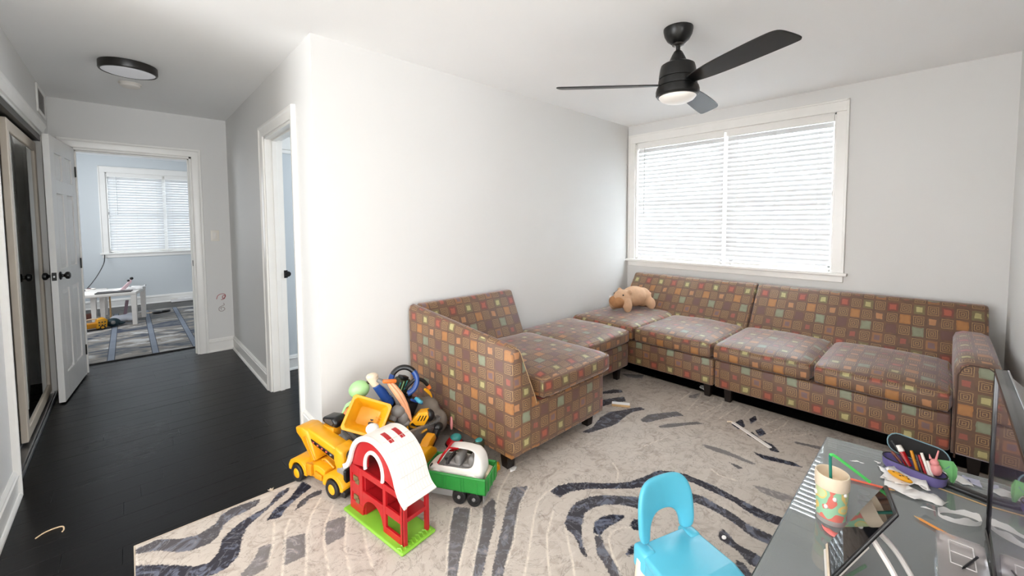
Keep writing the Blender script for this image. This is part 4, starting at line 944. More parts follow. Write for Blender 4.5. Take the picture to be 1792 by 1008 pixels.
car = thing('toy_car', 'white toy car with grey cabin and red window frame riding in the green tray', 'toy', (1.132, 1.6485, .0872), math.atan2(.262, -.154)); car.scale = (1.06, 1.08, 1.35)
# local x: rear (near) -> front; y: width; one shell with the side windows left open over a grey cabin
def csec(x, w, zb, zbelt, zw, zt): return [(x, -.5 * w, zb), (x, .5 * w, zb), (x, w, zb + .012), (x, w * 1.02, zbelt), (x, w * .95, zbelt + .008), (x, w * .80, zw), (x, w * .5, zt), (x, -w * .5, zt), (x, -w * .80, zw), (x, -w * .95, zbelt + .008), (x, -w * 1.02, zbelt), (x, -w, zb + .012)]
S_ = [csec(-.140, .034, .026, .044, .060, .064), csec(-.132, .052, .014, .056, .096, .104), csec(-.100, .060, .008, .062, .116, .126), (csec(-.03, .062, .006, .062, .122, .132)), csec(.036, .062, .006, .062, .114, .124), csec(.076, .060, .006, .060, .070, .075), csec(.120, .052, .010, .050, .056, .060), csec(.140, .034, .020, .038, .044, .046)]
t = tb(); V_ = [[t.verts.new(q) for q in s] for s in S_]
for a_ in range(len(V_) - 1):
    for q in range(12):
        if 2 <= a_ <= 4 and q in (4, 8) : continue
        if 2 <= a_ <= 3 and q in (5, 7): continue
        t.faces.new((V_[a_][q], V_[a_][(q + 1) % 12], V_[a_ + 1][(q + 1) % 12], V_[a_ + 1][q]))
t.faces.new(V_[0]); t.faces.new(V_[-1])
o = obj('body', t, M_WHT, car, smooth=180); sm = o.modifiers.new('shell', 'SOLIDIFY'); sm.thickness = .006; sm.offset = -1; ss = o.modifiers.new('round', 'SUBSURF'); ss.levels = 1; ss.render_levels = 2
bm = tb(); bx(bm, -.100, .056, -.048, .048, .050, .066, .006); obj('cabin_floor', bm, M_GRY, car)
for x0, x1 in ((-.098, -.066), (-.030, .0)): bm = tb(); bx(bm, x0, x1, -.044, .044, .066, .104, .012, 3); bx(bm, x0, x1 + .026, -.044, .044, .064, .078, .008, 3); obj('seat', bm, M_GRY, car)
bm = tb(); bx(bm, .030, .042, -.044, .044, .062, .082, .005); obj('dashboard', bm, M_DGRY, car)
bm = tb(); tube(bm, spline([(.074, .058, .074), (.052, .054, .104), (.034, .042, .123), (.030, .0, .129)], 5), .0048, 8); obj('windscreen_frame', bm, M_RED, car); obj('roof_frame', tube(tb(), [(.030, .036, .127), (-.02, .040, .130)], .0035, 8), M_RED, car)
for x in (-.088, .084):
    for s in (-1, 1):
        pts = [(x + .034 * math.cos(R(a)), s * .060, .014 + .034 * math.sin(R(a))) for a in range(0, 181, 15)]
        obj('wheel_arch', tube(tb(), pts, .0045, 8), M_WHT, car); wheel('wheel', car, (x, s * .056, .020), .024, .012, M_GRY, M_DGRY)
bm = tb(); bx(bm, .104, .120, .034, .050, .050, .060, .003); obj('headlight_notch', bm, M_BLK, car)
bk = thing('toy_block', 'flat cream block lying in the near corner of the green tray', 'toy block', (1.232, 1.537, .0850), math.atan2(.262, -.154))
bm = tb(); box(bm, (0, .0, .028), (.034, .075, .045), .004, 2, (0, R(-18), 0)); obj('block', bm, M_CREAM, bk)

# ---- yellow excavator behind the barn
ex = thing('toy_excavator', 'yellow toy excavator with a black arm between the barn and the storage tote', 'toy', (1.085, 1.905, .0118), R(28))
bm = tb(); prism(bm, [(-.085, .045), (.075, .045), (.085, .075), (.070, .115), (.02, .150), (-.06, .150), (-.085, .11)], .085, TRS((0, .042, 0)) @ XZ, .008, 2); obj('body', bm, M_YEL, ex, smooth=40)
bm = tb(); prism(bm, [(.0, .150), (.055, .122), (.10, .150), (.085, .185), (.03, .172)], .05, TRS((0, .025, 0)) @ XZ, .006, 2); obj('hood', bm, M_YELD, ex, smooth=40)
for s in (-1, 1): bm = tb(); bx(bm, -.09, .085, s * .045 - .016, s * .045 + .016, 0, .045, .018, 3); obj('track', bm, M_BLK, ex)
bm = tb(); prism(bm, [(.06, .13), (.13, .175), (.165, .19), (.178, .165), (.14, .14), (.08, .105)], .034, TRS((0, .017, 0)) @ XZ, .006, 2); obj('arm', bm, M_BLK, ex, smooth=40)
bm = tb(); ball(bm, (.165, 0, .178), (.030, .026, .024)); obj('bucket', bm, M_BLK, ex)

# ---- smoky clear storage tote full of toys
tote = thing('storage_tote', 'smoky translucent plastic tote heaped with toys against the white wall', 'storage bin', (1.05, 2.245, .0))
bm = tb(); a0, b0, a1, b1, hh, th = .185, .195, .218, .222, .205, .004
def rr(a, b, z, e=.03): return [(-a + e, -b, z), (a - e, -b, z), (a, -b + e, z), (a, b - e, z), (a - e, b, z), (-a + e, b, z), (-a, b - e, z), (-a, -b + e, z)]
loft(bm, [rr(a0, b0, .012), rr(a1, b1, hh), rr(a1 + .014, b1 + .014, hh), rr(a1 + .014, b1 + .014, hh + .006), rr(a1 - th, b1 - th, hh + .006), rr(a0 - th, b0 - th, .016)], cap=True)
obj('tub', bm, M_TOTE, tote, smooth=30)
bm = tb(); bx(bm, .235, .262, -.10, .10, .188, .203, .005); obj('handle', bm, M_TOTE, tote)
def toy(name, label, cat='toy', loc=(0, 0, 0), rot=(0, 0, 0)): return thing(name, label, cat, loc, rot=rot, group=None)
dm = thing('toy_dump_bed', 'open yellow toy dump truck bed tipped towards the room on the toy pile', 'toy', (.885, 2.135, .315), rot=(R(62), R(20), R(-38)))
bm = tb(); loft(bm, [rr(.060, .050, -.06, .01), rr(.098, .082, .03, .012), rr(.106, .090, .03, .012), rr(.106, .090, .038, .012), rr(.092, .076, .038, .012), rr(.056, .046, -.052, .01)]); bev(bm, .002, 1); obj('tub', bm, M_YEL, dm, smooth=40)
for q in range(4): bm = tb(); bx(bm, .040 + .0 * q, .072, -.034 + q * .014, -.030 + q * .014, -.040, -.010, .001, 1); obj('rib', bm, M_YELD, dm)
bm = tb(); bx(bm, -.02, .02, -.09, -.05, -.075, -.058, .006); obj('hinge_block', bm, M_DGRY, dm)
hm = toy('toy_helmet', 'pale mint green toy helmet with a curved strap at the left of the toy pile', loc=(.905, 2.285, .415))
bm = tb(); ball(bm, (0, 0, 0), (.056, .056, .050), (R(-20), 0, 0), 20); obj('shell', bm, M_MINT, hm)
obj('strap', tube(tb(), spline([(-.020, -.045, -.030), (-.055, -.04, -.045), (-.085, -.03, -.062), (-.10, -.02, -.10)], 6), [.014] * 6 + [.012] * 6 + [.008] * 7, 8), M_MINT, hm); obj('knob', ball(tb(), (.046, -.02, .035), .012), M_OLIVE, hm)
og = toy('toy_ball', 'orange rounded toy showing behind the yellow dump bed', loc=(.838, 2.265, .305))
obj('toy_body', ball(tb(), (0, 0, 0), (.040, .040, .060), (0, R(25), 0)), M_ORG, og)
tu = toy('toy_flashlight', 'blue tube toy with a cream cap leaning on the toy pile', loc=(0, 0, 0))
bm = tb(); cyl(bm, (.985, 2.235, .435), (1.055, 2.215, .300), .027, .026, 24, .004); obj('barrel', bm, M_BLUE, tu)
bm = tb(); cyl(bm, (.955, 2.245, .492), (.985, 2.235, .435), .029, .027, 24, .004); ball(bm, (.963, 2.243, .485), (.034, .030, .020)); obj('cap', bm, M_CREAM, tu); obj('collar', cyl(tb(), (1.035, 2.22, .34), (1.05, 2.216, .31), .030, n=20), M_BLUE, tu)
ga = toy('toy_robot_arm', 'jointed grey toy arm draped over the middle of the toy pile', loc=(0, 0, 0))
bm = tb(); tube(bm, spline([(.975, 2.20, .475), (1.03, 2.17, .425), (1.075, 2.14, .345), (1.08, 2.13, .285)], 6), [.012, .013, .015, .017, .018, .019, .020, .021, .021, .021, .022, .024, .026, .027, .028, .028, .028, .027, .026], 10); obj('sleeve', bm, M_GRY, ga)
bm = tb(); ball(bm, (1.045, 2.10, .305), (.040, .034, .036)); obj('elbow', bm, M_GRY, ga); bm = tb(); ball(bm, (1.07, 2.09, .262), (.030, .026, .040)); ball(bm, (1.085, 2.09, .228), (.026, .024, .020)); obj('hand', bm, M_GRY, ga)
tg = toy('toy_tongs', 'long peach coloured toy tongs pointing down across the toy pile', loc=(0, 0, 0))
for dx in (0, .016):
    bm = tb(); tube(bm, spline([(1.005 + dx, 2.13, .468), (1.05 + dx, 2.10, .385), (1.085 + dx * .6, 2.08, .300), (1.108, 2.07, .235)], 6), [.008, .010, .012, .013, .014, .015, .015, .014, .013, .013, .012, .011, .010, .009, .008, .007, .006, .005, .003], 8); obj('arm', bm, M_PEACH, tg)
bm = tb(); box(bm, (1.01, 2.125, .478), (.075, .022, .020), .006, 2, (0, R(10), R(-10))); obj('clip', bm, M_ORG, tg)
rg_ = toy('toy_steering_wheel', 'blue and black ring shaped toy standing on top of the toy pile', loc=(1.135, 2.20, .425), rot=(R(78), R(-22), R(-22)))
bm = tb(); N = 40; pts = [(.072 * math.cos(2 * math.pi * q / N), .078 * math.sin(2 * math.pi * q / N), 0) for q in range(N)]
obj('blue_rim', tube(bm, pts[18:46 - 6] + [] if False else [pts[q % N] for q in range(14, 26)], .0165, 10), M_BLUE, rg_)
obj('black_rim', tube(tb(), [pts[q % N] for q in range(2, 15)], .0155, 10), M_BLK, rg_, label='black arc of the ring'); obj('blue_rim', tube(tb(), [pts[q % N] for q in range(29, 43)], .0165, 10), M_BLUE, rg_)
obj('button', ball(tb(), (.072 * math.cos(R(225)), .078 * math.sin(R(225)), .012), (.012, .012, .008)), M_PEACH, rg_)
gn = toy('toy_figure', 'dark green and black toy seen through the blue ring', loc=(1.155, 2.285, .365))
bm = tb(); box(bm, (0, 0, 0), (.10, .07, .10), .02, 3, (R(12), R(20), R(15))); obj('toy_body', bm, M_OLIVE, gn); bm = tb(); box(bm, (.01, -.02, .055), (.05, .05, .02), .006, 2, (0, R(20), 0)); obj('collar', bm, M_BLK, gn)
for q in range(3): bm = tb(); box(bm, (-.03 + q * .022, -.040, .01), (.007, .006, .06), .002, 1, (R(10), R(18), 0)); obj('stripe', bm, M_MINT if q == 1 else M_TEAL, gn)
ho = toy('toy_hose', 'black bent hose toy with an orange tip at the right of the toy pile', loc=(0, 0, 0))
hp = spline([(1.14, 2.19, .38), (1.19, 2.17, .425), (1.235, 2.16, .41), (1.262, 2.15, .375)], 6); obj('hose', tube(tb(), hp, .011, 10), M_BLK, ho); bm = tb(); cyl(bm, hp[-1], hp[-1] + Vector((.012, -.004, -.022)), .013, .011, 12); obj('tip', bm, M_ORG, ho)
bb = toy('toy_plane', 'small blue toy wings lying below the blue ring', loc=(1.175, 2.125, .300), rot=(R(20), R(30), R(20)))
bm = tb(); prism(bm, [(-.05, .01), (.05, -.006), (.055, .008), (.01, .024), (-.045, .026)], .012, None, .003, 1); obj('wing', bm, M_BLUE, bb); bm = tb(); box(bm, (0, 0, .018), (.03, .05, .02), .006, 2); obj('cockpit', bm, M_SKY, bb)
ba = toy('toy_banana', 'thin curved yellow toy at the right edge of the toy pile', loc=(1.255, 2.125, .335))
obj('toy_body', tube(tb(), spline([(-.03, 0, .035), (-.012, 0, .02), (.008, 0, -.005), (.020, 0, -.03)], 5), [.005, .007, .008, .009, .009, .010, .010, .010, .010, .009, .008, .007, .006, .005, .004, .003][:16], 8), M_YEL, ba)
cl = toy('toy_digger_claw', 'yellow toy digger head with black stripes in front of the grey bag', loc=(1.155, 2.06, .235), rot=(0, 0, R(-42)))
bm = tb(); prism(bm, [(-.045, .0), (.0, .050), (.052, .055), (.060, .02), (.030, -.030), (-.02, -.028)], .060, TRS((0, .03, 0)) @ XZ, .010, 2); obj('head', bm, M_YEL, cl, smooth=40)
for q in range(3): bm = tb(); box(bm, (.004 + q * .016, -.0302, .018), (.006, .003, .035), .001, 1, (0, R(28), 0)); obj('stripe', bm, M_BLK, cl)
bm = tb(); ball(bm, (.055, 0, .02), (.030, .026, .036)); obj('rear', bm, M_BLK, cl)
for s in (-1, 1): bm = tb(); tube(bm, [(-.03, s * .024, 0), (-.065, s * .026, -.02), (-.06, s * .026, -.055), (.0, s * .024, -.075), (.045, s * .022, -.05)], .0065, 8); obj('claw_bar', bm, M_YEL, cl)
rf = toy('toy_lift_frame', 'yellow toy frame with a red centre behind the barn roof', loc=(1.020, 2.045, .195), rot=(R(35), 0, R(-40)))
for s in (-1, 1): bm = tb(); box(bm, (s * .036, 0, 0), (.014, .016, .12), .004, 2, (0, R(8 * s), 0)); obj('arm', bm, M_YEL, rf)
bm = tb(); box(bm, (0, .004, .0), (.062, .02, .04), .006, 2); obj('centre', bm, M_RED, rf); bm = tb(); box(bm, (0, -.004, -.035), (.05, .03, .04), .008, 2); obj('motor', bm, M_GRY, rf); bm = tb(); box(bm, (.0, .0, .062), (.10, .016, .014), .004, 2); obj('crossbar', bm, M_YELD, rf)
tk = toy('toy_track_links', 'grey chain of toy track links beside the yellow dump bed', loc=(0, 0, 0))
for q in range(4):
    f = q / 3; bm = tb(); box(bm, (1.015 - .075 * f, 2.10 - .02 * f, .275 - .085 * f), (.030, .034, .030), .006, 2, (0, R(40), R(20))); obj('link', bm, M_GRY, tk)
bg_ = thing('drawstring_bag', 'crumpled grey brown fabric bag stuffed at the chair side of the tote', 'bag', (1.258, 2.18, .20))
bm = tb()
for c, s in (((0, 0, 0), (.085, .105, .085)), ((.035, -.07, -.045), (.06, .07, .075)), ((-.025, .06, .03), (.06, .07, .05)), ((.05, .03, -.07), (.055, .08, .09)), ((.02, -.02, .05), (.05, .06, .045))): ball(bm, c, s, (.2, .3, .4), 18)
m_bag = mat('grey_bag_cloth', (118, 108, 98), .85, var=.12, bump=.3, bscale=60); o = obj('sack', bm, m_bag, bg_, smooth=180); md = o.modifiers.new('join', 'REMESH'); md.mode = 'VOXEL'; md.voxel_size = .009; md.use_smooth_shade = True
pk = toy('toy_bracelet', 'pink ring handle hanging beside the grey bag', loc=(1.352, 2.035, .150))
obj('ring', tube(tb(), [(.010 * math.cos(R(a)), .022 * math.cos(R(a)), .034 * math.sin(R(a))) for a in range(0, 360, 15)], .005, 8, closed=True), M_PINK, pk)
filler = [('toy_brick', 'yellow toy brick glimpsed under the grey arm in the tote', (1.01, 2.20, .235), (.10, .09, .08), M_YELD), ('toy_brick', 'dark grey toy block under the dump bed in the tote', (.94, 2.19, .215), (.11, .10, .10), M_DGRY), ('toy_brick', 'black toy block under the blue ring in the tote', (1.13, 2.20, .275), (.12, .12, .10), M_BLK), ('toy_brick', 'lime toy block low in the front of the tote', (1.09, 2.07, .10), (.07, .05, .05), M_LIME), ('toy_brick', 'brown toy block deep in the rear of the tote', (1.02, 2.31, .20), (.16, .10, .18), mat('brown_toy', (96, 76, 60), .6)), ('toy_brick', 'grey toy block deep in the left of the tote', (.93, 2.12, .09), (.10, .10, .12), M_GRY)]
for n, lab, c, s, m in filler:
    t_ = thing(n, lab, 'toy', c, rot=(.2, .15, .4)); bm = tb(); box(bm, (0, 0, 0), s, .012, 3); obj('block', bm, m, t_)
    for a in (-1, 1): bm = tb(); cyl(bm, (a * s[0] * .25, 0, s[2] / 2), (a * s[0] * .25, 0, s[2] / 2 + .012), s[0] * .15, n=14, b=.002); obj('stud', bm, m, t_)
# toys on the floor by the chair's outer side
rd = toy('toy_light_base', 'red toy base with a teal dome lying against the chair side', loc=(1.318, 1.955, .062))
bm = tb(); ball(bm, (0, 0, 0), (.050, .050, .05), n=20); obj('base', bm, M_RED, rd); obj('dome', ball(tb(), (.008, -.004, .040), (.034, .034, .022), n=18), M_TEAL, rd); obj('band', tube(tb(), [(.049 * math.cos(R(a)), .049 * math.sin(R(a)), .008) for a in range(0, 360, 20)], .006, 6, closed=True), M_BLK, rd)
wk = toy('toy_walkie_talkie', 'dark olive toy radio with a teal speaker on top, upright by the chair leg', loc=(1.330, 1.745, .0118), rot=(0, R(4), R(30)))
bm = tb(); bx(bm, -.034, .034, -.024, .024, 0, .150, .014, 3); obj('case', bm, M_OLIVE, wk); obj('speaker', ball(tb(), (0, 0, .150), (.026, .020, .009)), M_TEAL, wk); bm = tb(); bx(bm, -.022, .022, -.027, -.022, .03, .08, .004); obj('keypad', bm, M_DGRY, wk)
dk = toy('toy_dinosaur', 'dark green and red toy heap between the red base and the toy radio', loc=(1.318, 1.845, .050))
bm = tb(); ball(bm, (0, 0, 0), (.055, .045, .04)); ball(bm, (-.045, .0, .022), (.028, .024, .022)); obj('toy_body', bm, M_OLIVE, dk); obj('fin', ball(tb(), (.0, -.01, .038), (.03, .014, .016)), M_RED, dk)
for x in (-.03, .03):
    for y in (-.03, .03): obj('leg', cyl(tb(), (x, y, -.038), (x, y, -.005), .010, n=10), M_OLIVE, dk)
yb = toy('toy_gear', 'yellow toothed toy piece under the chair front corner', loc=(1.378, 1.665, .0125))
bm = tb(); cyl(bm, (0, 0, 0), (0, 0, .035), .022, n=16, b=.003); obj('core', bm, M_YEL, yb)
for q in range(7): bm = tb(); a = 2 * math.pi * q / 7; box(bm, (.025 * math.cos(a), .025 * math.sin(a), .018), (.012, .012, .03), .002, 1, (0, 0, a)); obj('tooth', bm, M_YELD, yb)

# ================================================================== glass television stand
TZ = .45
st = thing('television_stand', 'low glass television stand with tinted grey glass top along the right wall', 'tv stand', (0, 0, 0))
bm = tb(); prism(bm, [(.70, .314), (2.078, .314), (2.150, -.285), (.70, -.285)], .010, TRS((0, 0, TZ - .010)), .0015, 1); obj('glass_top', bm, M_TGLASS, st, smooth=0)
bm = tb(); prism(bm, [(.80, .275), (1.86, .275), (1.92, -.25), (.80, -.25)], .008, TRS((0, 0, .190)), .0015, 1); obj('glass_shelf', bm, M_SHELFGLASS, st, smooth=0)
M_EDGE = mat('smoked_glass_edge', (44, 54, 54), .2)
bm = tb()
for a, b in (((.70, .3145), (2.078, .3145)), ((2.0785, .314), (2.1505, -.285))): cyl(bm, (*a, TZ - .005), (*b, TZ - .005), .0035, n=6)
obj('polished_edge', bm, M_EDGE, st)
for x in (.95, 1.75):
    bm = tb(); cyl(bm, (x, -.16, .012), (x, -.16, TZ - .010), .032, n=24); cyl(bm, (x, -.16, .012), (x, -.16, .022), .09, n=28, b=.003); obj('pillar', bm, M_BLACKMETAL, st)
    bm = tb(); cyl(bm, (x, .16, .198), (x, .16, TZ - .010), .016, n=20); obj('spacer', bm, M_ALU, st)
    bm = tb(); cyl(bm, (x, .16, .012), (x, .16, .190), .020, n=20); obj('foot', bm, M_BLACKMETAL, st)

# ---- television on the stand
tv = thing('television', 'flat screen television with a thin black bezel standing at the right edge of the picture', 'television', (1.24, -.115, TZ + .001))
TW = .485
m_scr = NT('glossy_tv_screen'); m_scr.col((.15, .12, .19)); m_scr.rough(.2); m_scr.p.inputs['Specular IOR Level'].default_value = .75; m_scr.p.inputs['Coat Weight'].default_value = 1.0; m_scr.p.inputs['Coat Roughness'].default_value = .02  # lilac base colour stands in for a haze of reflected light
obj('screen', bx(tb(), -TW + .012, TW - .012, -.006, -.001, .030, .478), m_scr.m, tv, smooth=0)
bm = tb()
for a in ((-TW, -TW + .013, .006, .492), (TW - .013, TW, .006, .492), (-TW, TW, .478, .492), (-TW, TW, .006, .031)): bx(bm, a[0], a[1], -.022, .004, a[2], a[3], .0025, 2)
obj('bezel', bm, mat('gloss_black_bezel', (22, 22, 23), .18), tv)
bm = tb(); bx(bm, -TW, TW, -.0235, -.020, .490, .4935, .0006, 1); obj('silver_top_edge', bm, M_ALU, tv)
bm = tb(); loft(bm, [rr(TW - .01, .236, 0, .02), rr(TW - .03, .22, .022, .03), rr(TW - .12, .15, .055, .05)]); obj('rear_shell', bm, M_GRY, tv, (0, -.022, .250), (R(90), 0, 0), smooth=50)
for x in (-.33, .33):
    bm = tb(); tube(bm, [(x, .002, .006), (x, -.02, .016), (x, -.11, .006)], .005, 8); obj('foot', bm, M_BLACKMETAL, tv)

# ---- tumbler with bent straw
cup = thing('tumbler', 'cream lidded tumbler with a colourful animal print sleeve on the glass stand', 'cup', (1.502, .212, TZ + .0003))
k = NT('tumbler_print'); v = k.n('ShaderNodeTexVoronoi'); v.inputs['Scale'].default_value = 30; v.feature = 'SMOOTH_F1'; k.set(v.inputs['Vector'], k.coord('Object'))
sx = k.n('ShaderNodeSeparateColor'); k.set(sx.inputs[0], v.outputs['Color'])
k.col(k.ramp(sx.outputs[0], [(.0, srgb(214, 120, 108)), (.28, srgb(150, 196, 162)), (.48, srgb(226, 196, 120)), (.58, srgb(196, 208, 156)), (.76, srgb(232, 222, 200))], 'CONSTANT')); k.rough(.35); M_PRINT = k.m
lathe_o = obj('sleeve', lathe(tb(), [(0, .014), (.0375, .014), (.0398, .06), (.0415, .106), (0, .106)], 36), M_PRINT, cup, smooth=40)
obj('rim', lathe(tb(), [(.0390, .104), (.0432, .106), (.0440, .112), (.0440, .140), (.0425, .146), (.0395, .146), (.0385, .140), (.0380, .112), (0, .106)], 40), M_CREAM, cup, smooth=40)
obj('base', lathe(tb(), [(0, 0), (.038, 0), (.0395, .004), (.0385, .0145), (0, .0145)], 36), M_CLEAR, cup)
for a, z in ((200, .085), (170, .055), (240, .10), (120, .08), (330, .07)):
    bm = tb(); ball(bm, (.0395 * math.cos(R(a)), .0395 * math.sin(R(a)), z), (.006, .006, .007), n=10); obj('printed_dot', bm, M_WHT, cup)
sp = spline([(1.492, .206, .47), (1.487, .212, .56), (1.482, .216, .655)], 6)
stw = thing('drinking_straw', 'bent teal and light green straw standing in the tumbler', 'straw', (0, 0, 0))
obj('lower_straw', tube(tb(), sp, .0042, 8), mat('teal_straw', (34, 120, 104), .3), stw)
obj('upper_straw', tube(tb(), spline([(1.482, .216, .655), (1.490, .207, .655), (1.525, .165, .615), (1.555, .130, .580)], 5), .0046, 8), mat('green_straw', (88, 208, 104), .3), stw)
def pencil(label, p0, p1, m, r=.0036, tip=True):
    p0 = Vector(p0); p1 = Vector(p1); d = (p1 - p0).normalized(); t = thing('pencil', label, 'pencil', p0)
    obj('shaft', cyl(tb(), d * .014, p1 - p0, r, n=6), m, t, smooth=0); bm = tb(); cyl(bm, (0, 0, 0), d * .014, .0008, r, 8); obj('tip', bm, M_WOOD, t); return t
pencil('red orange pencil lying between the tumbler and the crumpled paper', (1.805, .085, TZ + .005), (1.770, .235, TZ + .005), mat('red_pencil', (222, 92, 60), .4))
pencil('light orange pencil with its blunt end by the clear plastic box', (1.690, .035, TZ + .005), (1.648, -.055, TZ + .005), mat('orange_pencil', (232, 152, 70), .4))

# ---- purple pencil case with pens
pc = thing('pencil_case', 'open purple zip pencil case with a black inner lid full of pens', 'pencil case', (1.972, .048, TZ + .0005), math.atan2(-.139, -.044))
def stad(a, b, z, n=8):
    o = []
    for cx_, s0 in ((a - b, -90), (-(a - b), 90)):
        for q in range(n + 1): an = R(s0 + 180 * q / n); o.append((cx_ + b * math.cos(an), b * math.sin(an), z))
    return o
bm = tb(); loft(bm, [stad(.078, .028, 0), stad(.086, .034, .010), stad(.088, .036, .036), stad(.084, .032, .038), stad(.080, .028, .012), stad(.06, .02, .008)]); obj('shell', bm, M_PURP, pc, smooth=50)
obj('zip', tube(tb(), stad(.087, .035, .038), .0022, 6, closed=True), M_BLK, pc)
bm = tb(); prism(bm, [(x, y) for x, y, z in stad(.086, .034, 0)], .004, TRS((-.004, .040, .078), (R(78), 0, 0)), .001, 1); lid = obj('lid', bm, mat('black_lining', (16, 15, 17), .8), pc, smooth=40)
obj('lid_edge', tube(tb(), [TRS((-.004, .040, .078), (R(78), 0, 0)) @ Vector((x, y, .004)) for x, y, z in stad(.087, .035, 0)], .0022, 6, closed=True), mat('teal_lid_edge', (110, 140, 150), .5), lid)
PENS = [('black pen in the pencil case, leaning furthest to the left', (-.010, 0, .02), (-.070, .012, .090), M_BLK, .0028), ('thick red and white marker in the pencil case', (-.015, .008, .022), (-.052, .018, .080), M_RED, .010), ('amber marker in the middle of the pencil case', (.012, 0, .02), (-.012, .010, .082), M_YELD, .0048),
        ('grey pen beside the amber marker', (.022, .004, .02), (.000, .016, .072), M_DGRY, .004), ('slim red marker beside the white marker', (.036, -.004, .02), (.010, .008, .078), M_RED, .0040), ('taller white marker in the pencil case', (.046, -.004, .02), (.016, .010, .088), M_WHT, .0045), ('shorter white marker at the right of the pens', (.054, -.004, .02), (.034, .006, .070), M_WHT, .0045), ('brown crayon lying low at the left in the pencil case', (-.035, .004, .024), (-.066, .008, .052), mat('brown_crayon', (120, 66, 52), .5), .005)]
Mp = Matrix.LocRotScale(Vector((1.972, .048, TZ + .0005)), Euler((0, 0, math.atan2(-.139, -.044))), None)
for lab, a, b, m, r in PENS:
    A = Mp @ Vector(a); B = Mp @ Vector(b); t = thing('marker_pen', lab, 'pen', A, group='pens in the purple case'); d = (B - A)
    obj('barrel', cyl(tb(), (0, 0, 0), d * .68, r, n=12), m, t); obj('cap', cyl(tb(), d * .68, d, r * 1.1, r * .95, 12, r * .2), M_WHT if 'thick' in lab else m, t)
un = thing('toy_unicorn', 'pink horned toy figure sticking out of the pencil case', 'toy', Mp @ Vector((.055, .012, .048)))
bm = tb(); ball(bm, (0, 0, 0), (.018, .016, .022)); ball(bm, (.0, .004, .022), (.013, .012, .013)); obj('body', bm, M_PINK, un, smooth=60); bm = tb(); cyl(bm, (-.002, .002, .03), (.000, -.004, .068), .0036, .0022, 8); obj('horn', bm, M_PINK, un); bm = tb(); cyl(bm, (.006, .014, .03), (.008, .018, .044), .004, .001, 8); obj('ear', bm, M_PINK, un)
gp_ = thing('folded_card', 'light green folded card standing at the end of the pencil case', 'card', Mp @ Vector((.092, .030, .040)), R(20))
bm = tb(); loft(bm, [[(-.022, -.002, .012), (-.022, 0, .012), (-.022, 0, .04), (-.022, -.002, .04)], [(.006, -.004, -.036), (.006, -.002, -.036), (.006, 0, .048), (.006, -.002, .048)], [(.010, .010, .0), (.010, .012, .0), (.010, .014, .046), (.010, .012, .046)], [(.018, .035, .028), (.018, .037, .028), (.018, .037, .040), (.018, .035, .040)]]); obj('card', bm, mat('green_card', (120, 186, 120), .5), gp_, smooth=0)

# ---- paper scraps: thin crumpled sheets with thickness
def sheet(name, label, cat, poly, loc, rz=0, m=None, crump=.004, thick=.0006, group=None):
    xs_ = [p[0] for p in poly]; ys_ = [p[1] for p in poly]; t = tb(); vs = [t.verts.new((x, y, 0)) for x, y in poly]; t.faces.new(vs)
    bmesh.ops.triangulate(t, faces=t.faces)
    for _ in range(2): bmesh.ops.subdivide_edges(t, edges=list(t.edges), cuts=1)
    rnd = random.Random(label)
    ph = [rnd.uniform(0, 6) for _ in range(4)]; sc = 6.0 / max(max(xs_) - min(xs_), .01)
    for v in t.verts: v.co.z = abs(math.sin(v.co.x * sc + ph[0]) * math.cos(v.co.y * sc * .8 + ph[1]) + .4 * math.sin((v.co.x + v.co.y) * sc * 2 + ph[2])) * crump
    o = obj(name, t, m or M_PAPER, None, loc, (0, 0, rz), smooth=25)
    sm = o.modifiers.new('thickness', 'SOLIDIFY'); sm.thickness = thick; sm.offset = 1
    return tag(o, label, cat, group)
Z1 = TZ + .0008
sheet('paper_scrap', 'crumpled white paper behind the yellow spotted hair clip', 'paper', [(.06, -.08), (.07, -.01), (.045, .02), (.06, .06), (.0, .045), (-.03, .06), (-.045, .01), (-.02, -.03), (-.03, -.07), (.02, -.06)], (1.905, .075, Z1), R(10), crump=.016)
sheet('paper_scrap', 'torn white paper with pointed ends in front of the hair clip', 'paper', [(.03, .06), (.04, .0), (.03, -.03), (.05, -.06), (.02, -.10), (-.01, -.085), (-.012, -.05), (-.035, -.04), (-.04, .0), (-.02, .05)], (1.835, .062, Z1), R(-8), crump=.010)
sheet('paper_scrap', 'small white curved paper sliver near the far glass corner', 'paper', [(-.022, -.004), (-.010, .006), (.008, .007), (.022, -.002), (.008, .002), (-.008, .001)], (1.93, .200, Z1), R(-75), crump=.003)
sheet('paper_scrap', 'tiny white star shaped paper scrap beside the pencil case', 'paper', [(-.012, 0), (-.003, .004), (.004, .014), (.006, .002), (.012, -.006), (.0, -.006)], (1.98, .142, Z1), 0, crump=.003)
sheet('paper_scrap', 'pink paper scrap under the edge of the tablet', 'paper', [(-.035, .008), (-.01, .014), (.02, .018), (.045, .004), (.02, -.008), (-.012, -.010)], (1.425, .198, Z1), R(-115), mat('pink_paper', (236, 128, 124), .7), crump=.008)
sheet('paper_scrap', 'white oval paper plate scrap leaning by the black remote', 'paper', [(-.055, .016), (-.02, .026), (.02, .022), (.05, .008), (.055, -.012), (.03, -.022), (-.02, -.020), (-.058, -.014)], (2.020, -.045, TZ + .012), R(-95), crump=.010)
sheet('paper_scrap', 'pale lilac paper scrap beside the television edge', 'paper', [(-.03, .02), (.0, .03), (.03, .02), (.03, -.02), (-.02, -.025), (-.01, 0)], (2.055, -.095, Z1), 0, mat('lilac_paper', (186, 186, 206), .7), crump=.008)
